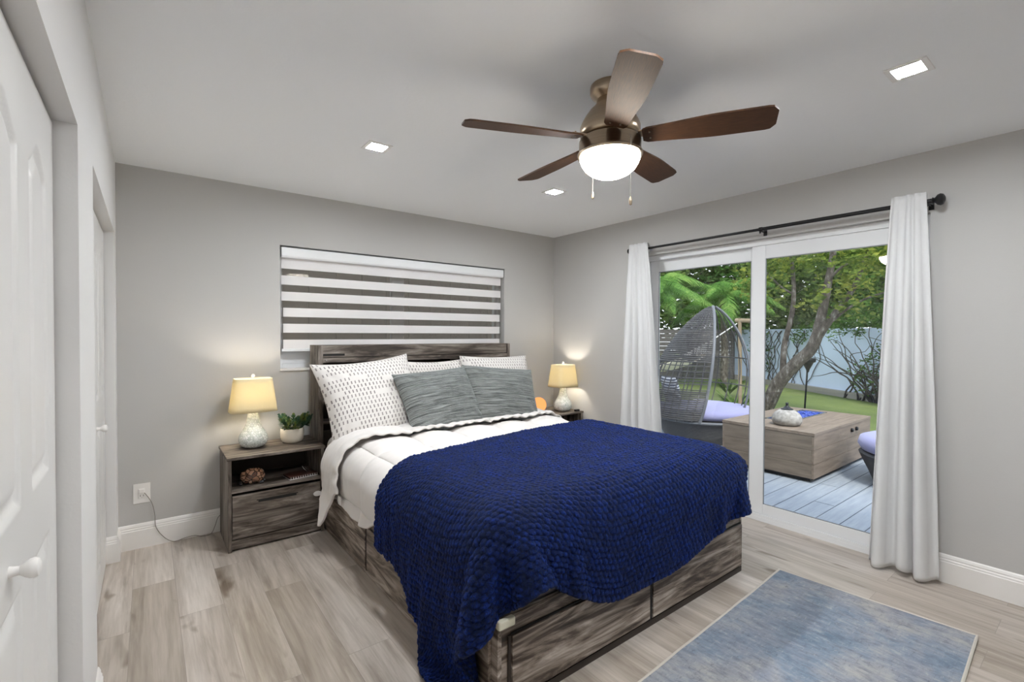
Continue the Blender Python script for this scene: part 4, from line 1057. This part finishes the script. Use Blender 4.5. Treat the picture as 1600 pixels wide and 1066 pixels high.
for kx in (6.37, 6.52): 
    ytube_lathe([(0.022, 0), (0.022, 0.016), (0.016, 0.024)], kx, Y0 + 0.004, 0.30).build('control_knob', 'black', ft, smooth=True)
# oil torch pot on the table
o = thing('tabletop_torch', (5.59, 2.27, TZ2), 'squat cream stone pot torch with black spout on the fire pit table', 'torch')
t = NT('whitewashed_stone'); nz = t.noise(t.coord(), 30, 4); t.pbr(t.ramp(nz, [(0.3, (0.22, 0.20, 0.185)), (0.65, (0.38, 0.36, 0.335))]), 0.8, 0, t.bump(nz, 0.4, 0.004)); M['stone'] = t.m
MB().lathe([(0.10, 0.0), (0.135, 0.018), (0.150, 0.055), (0.143, 0.095), (0.118, 0.135), (0.085, 0.160), (0.055, 0.172)], (5.59, 2.27, TZ2), 40).build('pot', 'stone', o, smooth=True, angle=60)
MB().lathe([(0.062, 0.170), (0.060, 0.178), (0.036, 0.188), (0.020, 0.205), (0.014, 0.215), (0.014, 0.235), (0.018, 0.238), (0.012, 0.246)], (5.59, 2.27, TZ2), 24).build('wick_cap', 'black', o, smooth=True, angle=50)

# egg shaped wicker daybed
t = NT('grey_wicker'); wv = t.N('TexWave', wave_type='BANDS', bands_direction='Z'); t.L(t.coord(), wv.inputs['Vector']); wv.inputs['Scale'].default_value = 26; wv.inputs['Distortion'].default_value = 2.0; wv.inputs['Detail'].default_value = 2
nz = t.noise(t.coord(), 40, 3)
t.pbr(t.mix(nz, (0.035, 0.034, 0.037), (0.105, 0.10, 0.105)), 0.55, 0, t.bump(wv.outputs['Fac'], 0.8, 0.01)); M['wicker'] = t.m
M['wickerframe'] = plain('grey_wicker_frame', (0.12, 0.125, 0.14), 0.5, bump_scale=60, bump=0.4)
M['wirerib'] = plain('dark_wicker_rib', (0.045, 0.043, 0.045), 0.6)
M['lilac'] = fabric('lilac_cushion_cloth', (0.26, 0.255, 0.43), 300)
pod = thing('egg_daybed', (6.42, 3.82, -0.12), 'grey wicker egg-shaped daybed with a tall open-ribbed hood beside the fire pit table', 'daybed')
bc, tcx = np.array([6.33, 3.90]), np.array([6.56, 3.70]); zb0, ztop = 0.20, 1.81
def shell(phi, f):
    z_ = zb0 + (ztop - zb0) * f; r_ = 0.71 * (1 - f ** 2.3) ** 0.72 * (0.93 + 0.07 * math.sin(f * PI))
    c_ = bc + (tcx - bc) * f ** 0.8
    return Vector((c_[0] + r_ * math.cos(phi), c_[1] + r_ * math.sin(phi), z_))
seat_c = (6.50, 3.76)
MB().lathe([(0.56, -0.12), (0.60, -0.05), (0.66, 0.06), (0.70, 0.14), (0.72, 0.19), (0.70, 0.205)], (seat_c[0], seat_c[1], 0), 56).build('wicker_base', 'wicker', pod, smooth=True, angle=60)
MB().tube([(seat_c[0] + 0.725 * math.cos(a), seat_c[1] + 0.725 * math.sin(a), 0.195) for a in np.linspace(0, 2 * PI, 61)], 0.018, 8).build('base_rim', 'wickerframe', pod, smooth=True)
MB().lathe([(0.60, 0.212), (0.66, 0.222), (0.69, 0.26), (0.69, 0.30), (0.66, 0.335), (0.56, 0.352), (0.3, 0.362), (0.01, 0.364)], (seat_c[0], seat_c[1], 0), 56).build('seat_cushion', 'lilac', pod, smooth=True, angle=0)
dense = (rad(95), rad(222)); allr = (rad(-62), rad(222))
b = MB()
for k in range(58):
    f = 0.02 + 0.95 * k / 57; 
    if 0.26 < f < 0.50 and k % 3: continue
    ph = np.linspace(dense[0], dense[1], 26); b.tube([shell(p_, f) for p_ in ph], 0.0125 if not (0.26 < f < 0.5) else 0.007, 5)
for k in range(15):
    p_ = dense[0] + (dense[1] - dense[0]) * k / 14; b.tube([shell(p_, f) for f in np.linspace(0.0, 0.97, 18)], 0.008, 5)
b.build('woven_side', 'wicker', pod, smooth=True)
b = MB()
for k in range(9):
    p_ = allr[0] + (dense[0] - allr[0]) * k / 9; b.tube([shell(p_, f) for f in np.linspace(0.0, 0.985, 22)], 0.008, 6)
for f in (0.27, 0.52, 0.985):
    ph = np.linspace(allr[0], dense[0], 26) if f < 0.9 else np.linspace(0, 2 * PI, 26); b.tube([shell(p_, f) for p_ in ph], 0.009, 6)
b.build('open_rib', 'wirerib', pod, smooth=True)
for p_ in (dense[1], allr[0]):
    MB().tube([shell(p_, f) for f in np.linspace(0.0, 0.99, 26)], 0.022 if p_ > 2 else 0.016, 8).build('hood_rim', 'wickerframe', pod, smooth=True)
# throw pillows inside the pod
b = pillow('striped_outdoor_pillow', plain('navy_white_stripe', (0.10, 0.11, 0.17), 0.8), 0.42, 0.42, 0.14, 40)
t = NT('navy_white_stripe_cloth'); wv = t.N('TexWave', wave_type='BANDS', bands_direction='Y'); t.L(t.coord('UV'), wv.inputs['Vector']); wv.inputs['Scale'].default_value = 3.4
t.pbr(t.ramp(wv.outputs['Fac'], [(0.45, (0.05, 0.06, 0.11)), (0.55, (0.55, 0.56, 0.62))]), 0.85); b.data.materials[0] = t.m
place(b, (6.02, 4.02, 0.575), 14, 0, 62)
tag(b, 'dark and white striped pillow inside the wicker egg daybed', 'pillow')

# second round wicker seat beside the table
o = thing('wicker_ottoman', (6.07, 1.17, -0.12), 'round dark wicker seat with lilac cushion, half hidden behind the right curtain', 'ottoman')
MB().lathe([(0.42, -0.12), (0.47, 0.0), (0.53, 0.13), (0.55, 0.18), (0.53, 0.20)], (6.07, 1.17, 0), 48).build('wicker_base', 'wirerib', o, smooth=True, angle=60)
MB().lathe([(0.46, 0.202), (0.53, 0.215), (0.56, 0.27), (0.54, 0.335), (0.46, 0.365), (0.2, 0.376), (0.01, 0.377)], (6.07, 1.17, 0), 48).build('seat_cushion', 'lilac', o, smooth=True, angle=0)

# garden torch
o = thing('garden_torch', (11.0, 4.12, GZ), 'slim black garden torch standing in the lawn before the pale blue wall', 'torch')
MB().tube([(11.0, 4.12, GZ), (11.0, 4.08, 0.62)], 0.018, 8).build('pole', 'black', o)
MB().lathe([(0.02, 0.60), (0.035, 0.66), (0.085, 0.76), (0.10, 0.80), (0.14, 0.82), (0.15, 0.87), (0.13, 0.90)], (11.0, 4.07, 0), 16).build('torch_head', 'black', o, smooth=True, angle=40)

# neighbour wall, dark fence
M['bluewall'] = plain('pale_blue_stucco', (0.62, 0.72, 0.90), 0.8, bump_scale=10, var=0.06)
def wallbar(x0, y0, x1, y1, z0, z1, th_, name, mat):
    d = Vector((x1 - x0, y1 - y0, 0)); n_ = Vector((-d.y, d.x, 0)).normalized() * th_ / 2
    return MB().obox(((x0 + x1) / 2, (y0 + y1) / 2, (z0 + z1) / 2), d / 2, n_, (0, 0, (z1 - z0) / 2)).build(name, mat)
o = wallbar(17.0, 8.75, 11.2, -0.7, GZ, 1.56, 0.2, 'garden_wall', 'bluewall'); tag(o, 'pale blue wall along the far side of the lawn', 'wall', kind='structure')
o = wallbar(16.85, 8.75, 11.05, -0.65, GZ, -0.05, 0.26, 'kerb', plain('concrete', (0.30, 0.28, 0.25), 0.9, bump_scale=20, bump=0.5)); struct(o)
t = NT('weathered_fence_boards'); nz = t.noise(t.coord(scale=(2, 2, 14)), 3, 5, 0.6)
t.pbr(t.ramp(nz, [(0.3, (0.07, 0.063, 0.06)), (0.7, (0.17, 0.155, 0.15))]), 0.85); M['fence'] = t.m
fn_ = thing('board_fence', (13, 10, GZ), 'dark weathered horizontal board fence behind the egg daybed', 'fence')
p0, p1 = Vector((16.45, 8.5, 0)), Vector((8.6, 13.6, 0)); dd = (p1 - p0)
b = MB()
for k in range(12): b.obox((p0 + p1) / 2 + Vector((0, 0, GZ + 0.09 + k * 0.145)), dd / 2, Vector((-dd.y, dd.x, 0)).normalized() * 0.015, (0, 0, 0.068))
b.build('fence_boards', 'fence', fn_)
for k in range(6):
    c_ = p0 + dd * k / 5; MB().box(c_.x - 0.05, c_.x + 0.05, c_.y - 0.05, c_.y + 0.05, GZ, 1.62).build('fence_post', 'fence', fn_)
# back garden wall seen through the bedroom window
o = MB()
for k in range(22): o.box(-2 + k * 0.32, -2 + k * 0.32 + 0.31, 5.90, 5.94, GZ, 2.9)
tag(o.build('privacy_fence', plain('brown_fence_boards', (0.06, 0.05, 0.04), 0.9, bump_scale=12, var=0.2)), 'brown board fence seen between the stripes of the window blind', 'fence')

# bamboo gate frame + hammock
M['bamboo'] = plain('bamboo', (0.24, 0.18, 0.11), 0.6, bump_scale=14, bump=0.4, var=0.2)
bf = thing('bamboo_frame', (9.0, 4.5, GZ), 'tan bamboo post and crossbar standing behind the egg daybed', 'frame')
MB().tube([(9.0, 4.49, GZ), (9.0, 4.52, 1.70)], 0.034, 10).build('post', 'bamboo', bf, smooth=True)
MB().tube([(9.0, 4.60, 1.66), (9.02, 4.10, 1.64)], 0.04, 10).build('crossbar', 'bamboo', bf, smooth=True)
MB().tube([(9.02, 4.16, GZ), (9.02, 4.16, 1.70)], 0.045, 10).build('post', 'bamboo', bf, smooth=True)
hm = thing('hammock', (9.0, 6.2, 0.6), 'cream cloth hammock with fanned cords hanging behind the egg daybed', 'hammock')
M['hamm'] = fabric('cream_canvas', (0.74, 0.66, 0.52), 300)
P = []
for i in range(25):
    f = i / 24; row = []
    for j in range(9):
        g_ = j / 8 * 2 - 1; row.append((8.75 + g_ * 0.42, 5.35 + f * 2.1, 0.66 + 0.5 * (2 * f - 1) ** 2 * 0.55 - 0.10 * (1 - g_ * g_)))
    P.append(row)
MB().grid(P).build('hammock_bed', 'hamm', hm, smooth=True, solid=0.01)
MB().tube([(8.30, 5.33, 0.95), (9.20, 5.33, 0.95)], 0.02, 8).build('spreader_bar', 'bamboo', hm)
b = MB()
for j in range(9): b.tube([(8.33 + j * 0.105, 5.33, 0.95), (8.85, 4.95, 1.30)], 0.009, 5)
b.tube([(8.85, 4.95, 1.30), (8.98, 4.56, 1.60)], 0.012, 5); b.build('cords', 'trimwhite', hm)

# ------------------------------------------------------------------ trees
def leafmat(name, ramp_, trans=0.35):
    t = NT(name); nz = t.noise(t.coord(), 1.7, 3, 0.6); n2 = t.noise(t.coord(), 23, 1)
    f = t.math('ADD', t.math('MULTIPLY', nz, 0.6), t.math('MULTIPLY', n2, 0.4)); c = t.ramp(f, ramp_)
    d = t.N('BsdfDiffuse'); tr = t.N('BsdfTranslucent'); mx = t.N('MixShader'); mx.inputs[0].default_value = trans
    t.L(c, d.inputs['Color']); t.L(c, tr.inputs['Color']); t.L(d.outputs[0], mx.inputs[1]); t.L(tr.outputs[0], mx.inputs[2]); t.L(mx.outputs[0], t.out.inputs[0]); return t.m
M['leafy'] = leafmat('yellow_green_leaves', [(0.35, (0.05, 0.085, 0.02)), (0.5, (0.15, 0.21, 0.045)), (0.64, (0.34, 0.36, 0.07))])
M['leafd'] = leafmat('dark_green_leaves', [(0.35, (0.025, 0.055, 0.018)), (0.5, (0.07, 0.15, 0.035)), (0.66, (0.16, 0.27, 0.06))])
M['leafm'] = leafmat('mid_green_leaves', [(0.35, (0.035, 0.065, 0.02)), (0.5, (0.10, 0.17, 0.045)), (0.66, (0.24, 0.31, 0.09))])
M['frond'] = leafmat('palm_green', [(0.35, (0.035, 0.09, 0.02)), (0.5, (0.10, 0.22, 0.045)), (0.66, (0.26, 0.38, 0.10))])
t = NT('grey_bark'); nz = t.noise(t.coord(scale=(1, 1, 0.5)), 14, 5, 0.7); t.pbr(t.ramp(nz, [(0.35, (0.035, 0.028, 0.022)), (0.55, (0.12, 0.10, 0.082)), (0.70, (0.33, 0.32, 0.30))]), 0.9, 0, t.bump(nz, 0.8, 0.03)); M['bark'] = t.m
def leafcloud(blobs, count, size, seed, mat, parent, name='foliage'):
    rg = np.random.default_rng(seed); b = MB(); V = []; 
    vol = np.array([bb[3] * bb[4] * bb[5] for bb in blobs]); pr_ = vol ** 0.8 / (vol ** 0.8).sum()
    which = rg.choice(len(blobs), count, p=pr_); bl_ = np.array(blobs)[which]
    d = rg.normal(size=(count, 3)); d /= np.linalg.norm(d, axis=1, keepdims=True)
    rr = rg.random(count) ** 0.40
    P = bl_[:, :3] + d * rr[:, None] * bl_[:, 3:6]
    keep = vnoise(P, 1.6, seed) > -0.22; P = P[keep]; n_ = len(P)
    a = rg.normal(size=(n_, 3)); a /= np.linalg.norm(a, axis=1, keepdims=True); a[:, 2] *= 0.5
    c_ = np.cross(a, rg.normal(size=(n_, 3))); c_ /= np.linalg.norm(c_, axis=1, keepdims=True) + 1e-9
    s_ = size * rg.uniform(0.6, 1.3, n_)[:, None]
    Q = np.stack([P - a * s_, P + c_ * s_ * 0.42, P + a * s_, P - c_ * s_ * 0.42], 1).reshape(-1, 3)
    b.v = [tuple(q) for q in Q.tolist()]; b.f = [(4 * i, 4 * i + 1, 4 * i + 2, 4 * i + 3) for i in range(n_)]
    return b.build(name, mat, parent, recalc=False)

lt = thing('leaning_tree', (9.55, 4.32, GZ), 'leaning forked tree with pale bark and yellow-green leaves on the lawn', 'tree')
b = MB()
def limb(pts, r0, r1):
    c_ = catmull(pts, 5); n_ = len(c_); b.tube(c_, [0.78 * (r0 + (r1 - r0) * i / (n_ - 1)) for i in range(n_)], 9)
limb([(9.6, 4.40, GZ), (9.6, 4.24, 0.06), (9.58, 4.05, 0.46), (9.6, 3.76, 0.85), (9.62, 3.50, 1.15), (9.62, 3.34, 1.65)], 0.19, 0.115)
limb([(9.62, 3.40, 1.50), (9.6, 3.30, 1.95), (9.62, 3.24, 2.4), (9.6, 3.16, 2.95), (9.5, 3.05, 3.9)], 0.11, 0.045)
limb([(9.6, 3.98, 0.62), (9.62, 3.97, 1.18), (9.6, 3.84, 1.75), (9.58, 3.80, 2.25), (9.6, 3.86, 2.9), (9.7, 3.95, 3.6)], 0.075, 0.03)
limb([(9.62, 3.46, 1.22), (9.65, 3.18, 1.72), (9.7, 2.92, 2.15), (9.7, 2.78, 2.5), (9.75, 2.6, 3.2)], 0.085, 0.03)
limb([(9.63, 3.22, 1.60), (9.7, 2.98, 1.84), (9.7, 2.72, 2.0), (9.6, 2.4, 2.1)], 0.035, 0.015)
limb([(9.6, 3.82, 2.15), (9.5, 4.0, 2.3), (9.45, 4.25, 2.6)], 0.03, 0.012)
limb([(9.6, 3.24, 2.35), (9.5, 2.95, 2.6), (9.5, 2.6, 2.65)], 0.035, 0.012)
b.build('trunk', 'bark', lt, smooth=True)
leafcloud([(9.7, 3.4, 3.1, 1.5, 1.7, 0.9), (9.4, 2.6, 2.35, 0.8, 0.9, 0.6), (9.6, 4.2, 2.5, 0.8, 0.7, 0.6), (9.9, 2.9, 1.75, 0.5, 0.6, 0.22), (9.5, 1.9, 2.7, 0.9, 0.9, 0.7), (9.8, 3.3, 2.2, 0.6, 1.0, 0.4)], 5200, 0.075, 3, 'leafy', lt)

def tree(x, y, h_, rx, rz, seed, mat, count, label, size=0.13, low=0.0):
    rg = random.Random(seed)
    o = thing('garden_tree', (x, y, GZ), label, 'tree', 'trees behind the garden walls')
    b_ = MB(); b_.tube([(x, y, GZ), (x + 0.1, y - 0.1, h_ * 0.4), (x - 0.1, y + 0.1, h_ * 0.8)], [0.18, 0.13, 0.06], 8)
    for k in range(4):
        a = rg.uniform(0, 6.28); b_.tube([(x, y, h_ * 0.4), (x + rx * 0.6 * math.cos(a), y + rx * 0.6 * math.sin(a), h_ * 0.75)], [0.08, 0.03], 6)
    b_.build('trunk', 'bark', o, smooth=True)
    bl_ = [(x, y, h_ * 0.6 + low, rx, rx, rz), (x, y, 2.0, rx * 1.0, rx * 1.0, 0.9)]
    for k in range(5):
        a = rg.uniform(0, 6.28); bl_.append((x + rx * 0.7 * math.cos(a), y + rx * 0.7 * math.sin(a), h_ * 0.55 + low + rg.uniform(-0.5, 0.7) * rz, rx * 0.55, rx * 0.55, rz * 0.45))
    leafcloud(bl_, count, size, seed, mat, o); return o
tree(15.4, 3.2, 5.0, 1.9, 1.9, 11, 'leafd', 6500, 'dark leafy tree behind the pale blue wall, nearest the right curtain')
tree(16.4, 5.6, 5.4, 2.0, 2.2, 12, 'leafm', 6500, 'mid green tree behind the pale blue wall, behind the fork of the leaning tree')
tree(17.6, 8.2, 5.6, 2.1, 2.3, 13, 'leafd', 6500, 'dark tree where the pale blue wall meets the board fence')
tree(13.6, 0.6, 5.0, 1.9, 2.0, 14, 'leafm', 5000, 'green tree hidden behind the right curtain')
tree(19.5, 6.4, 8.0, 2.6, 2.6, 15, 'leafd', 5500, 'tallest dark tree rising behind all the others', 0.17)
tree(15.8, 11.5, 5.2, 2.0, 2.2, 16, 'leafm', 5500, 'light green tree behind the board fence', 0.13)
tree(12.6, 14.6, 5.4, 2.1, 2.3, 17, 'leafd', 5000, 'dark green tree at the far left end of the board fence', 0.14)

tree(18.6, 10.4, 7.6, 2.8, 3.0, 18, 'leafm', 7500, 'big green tree high above the corner of the board fence and the blue wall', 0.17)
tree(15.6, 14.0, 7.4, 2.8, 3.0, 19, 'leafd', 7500, 'big dark tree towering over the left part of the board fence', 0.17)
tree(17.4, 2.2, 7.6, 2.6, 2.8, 20, 'leafm', 6500, 'big green tree high behind the wall, nearest the right curtain', 0.17)
def palm(x, y, h_, n_, L_, seed, label):
    rg = random.Random(seed); o = thing('palm_tree', (x, y, GZ), label, 'palm', 'palms behind the egg daybed')
    MB().tube(catmull([(x, y, GZ), (x + 0.05, y, h_ * 0.5), (x, y + 0.08, h_)], 5), 0.10, 9).build('trunk', 'bark', o, smooth=True)
    for k in range(n_):
        a = 2 * PI * k / n_ + rg.uniform(-0.2, 0.2); el = rg.uniform(0.15, 1.15); b_ = MB(); pts = []
        for i in range(15):
            u = i / 14; rr = L_ * u * math.cos(el * (1 - 0.35 * u)); zz = h_ + L_ * (u * math.sin(el) - 0.75 * u * u)
            pts.append(Vector((x + rr * math.cos(a), y + rr * math.sin(a), zz)))
        b_.tube(pts, [0.018 - 0.014 * i / 14 for i in range(15)], 5)
        for i in range(1, 57):
            f = i / 57 * 14; i0 = int(f); p_ = pts[i0].lerp(pts[min(14, i0 + 1)], f - i0); tg = (pts[min(14, i0 + 1)] - pts[i0]).normalized()
            sd = tg.cross(Vector((0, 0, 1))).normalized(); ln = 0.62 * math.sin(PI * min(0.98, i / 57 * 0.85 + 0.12)) * L_ / 2
            for s_ in (-1, 1):
                d = (sd * s_ * 0.8 + tg * 0.55 + Vector((0, 0, -0.35 - 0.2 * rg.random()))).normalized(); w_ = tg * 0.016
                mid = p_ + d * ln * 0.5 + Vector((0, 0, 0.02)); end = p_ + d * ln + Vector((0, 0, -0.08))
                b_.quads([p_ - w_, p_ + w_, mid + w_, mid - w_, end], [(0, 1, 2, 3), (3, 2, 4)])
        b_.build('palm_frond', 'frond', o, recalc=False)
    return o
palm(11.8, 8.5, 2.7, 15, 2.0, 5, 'arching green palm at the far left of the glass door view')
palm(13.6, 7.3, 2.6, 13, 1.7, 6, 'bushy green palm behind the top of the egg daybed')
palm(9.8, 8.9, 3.0, 13, 2.1, 7, 'palm nearest the left curtain, partly hidden by it')

# vines on the wall, plants at its foot
vn = thing('climbing_vine', (13.0, 3.2, GZ), 'tangled dark climbing vine covering the pale blue wall by the right curtain', 'vine')
b = MB(); rg = random.Random(31)
for k in range(46):
    f = rg.random(); p = Vector((13.95 - 1.5 * f, 4.35 - 2.4 * f, GZ)); pts = [p]; d = Vector((rg.uniform(-0.2, 0.2), rg.uniform(-0.6, 0.6), 1))
    for i in range(10):
        d += Vector((rg.uniform(-0.25, 0.25), rg.uniform(-0.7, 0.7), rg.uniform(-0.3, 0.2))); q = pts[-1] + d.normalized() * 0.2
        q.z = max(GZ + 0.05, min(2.0, q.z)); wx = 17.0 + (q.y - 8.75) * (5.8 / 9.45) - 0.16; q.x = min(q.x, wx); q.x = max(q.x, wx - 0.5); pts.append(q)
    b.tube(catmull(pts, 2), [0.022 - 0.016 * i / 20 for i in range(21)], 5)
b.build('stems', plain('dark_stem', (0.045, 0.04, 0.035), 0.9), vn)
leafcloud([(13.75, 4.15, 1.45, 0.25, 0.8, 0.35), (13.5, 3.7, 0.75, 0.3, 0.5, 0.85), (14.1, 4.75, 1.65, 0.22, 0.5, 0.22), (13.3, 3.3, 1.3, 0.3, 0.8, 0.6), (12.7, 2.3, 0.8, 0.35, 0.9, 0.9), (13.5, 3.8, 1.7, 0.3, 0.5, 0.35), (12.4, 1.6, 1.0, 0.3, 0.8, 1.0), (13.3, 3.4, 1.9, 0.4, 1.2, 0.4), (12.9, 2.5, 0.5, 0.35, 0.9, 0.6)], 6500, 0.05, 32, 'leafd', vn)
vn2 = thing('climbing_vine', (15.0, 5.8, GZ), 'thin dark vine on the pale blue wall behind the leaning trunk and the bamboo frame', 'vine')
b = MB(); rg = random.Random(33)
for k in range(14):
    f = rg.random(); y_ = 5.3 + 2.6 * f; pts = [Vector((0, y_, GZ))]
    for i in range(9): pts.append(pts[-1] + Vector((0, rg.uniform(-0.18, 0.18), 0.19)))
    for q in pts: q.x = 17.0 + (q.y - 8.75) * (5.8 / 9.45) - 0.16
    b.tube(catmull(pts, 2), 0.012, 5)
b.build('stems', plain('dark_stem_b', (0.05, 0.045, 0.04), 0.9), vn2)
leafcloud([(14.9, 5.6, 1.4, 0.2, 0.5, 0.3), (15.8, 7.0, 0.9, 0.2, 0.7, 0.8), (14.6, 5.0, 1.6, 0.2, 0.7, 0.15)], 1500, 0.05, 34, 'leafd', vn2)
def spiky(x, y, seed, label):
    rg = random.Random(seed); o = thing('spiky_plant', (x, y, GZ), label, 'plant'); b_ = MB()
    for k in range(26):
        a = rg.uniform(0, 6.28); leafblade(b_, (x, y, GZ), (math.cos(a) * 0.6, math.sin(a) * 0.6, 0.9), rg.uniform(0.4, 0.75), 0.03, -0.5)
    b_.build('leaves', 'leafm', o, recalc=False)
spiky(9.3, 4.75, 1, 'spiky green plant on the lawn at the foot of the bamboo post')
spiky(11.8, 6.2, 2, 'spiky green plant farther back on the lawn, seen through the daybed ribs')
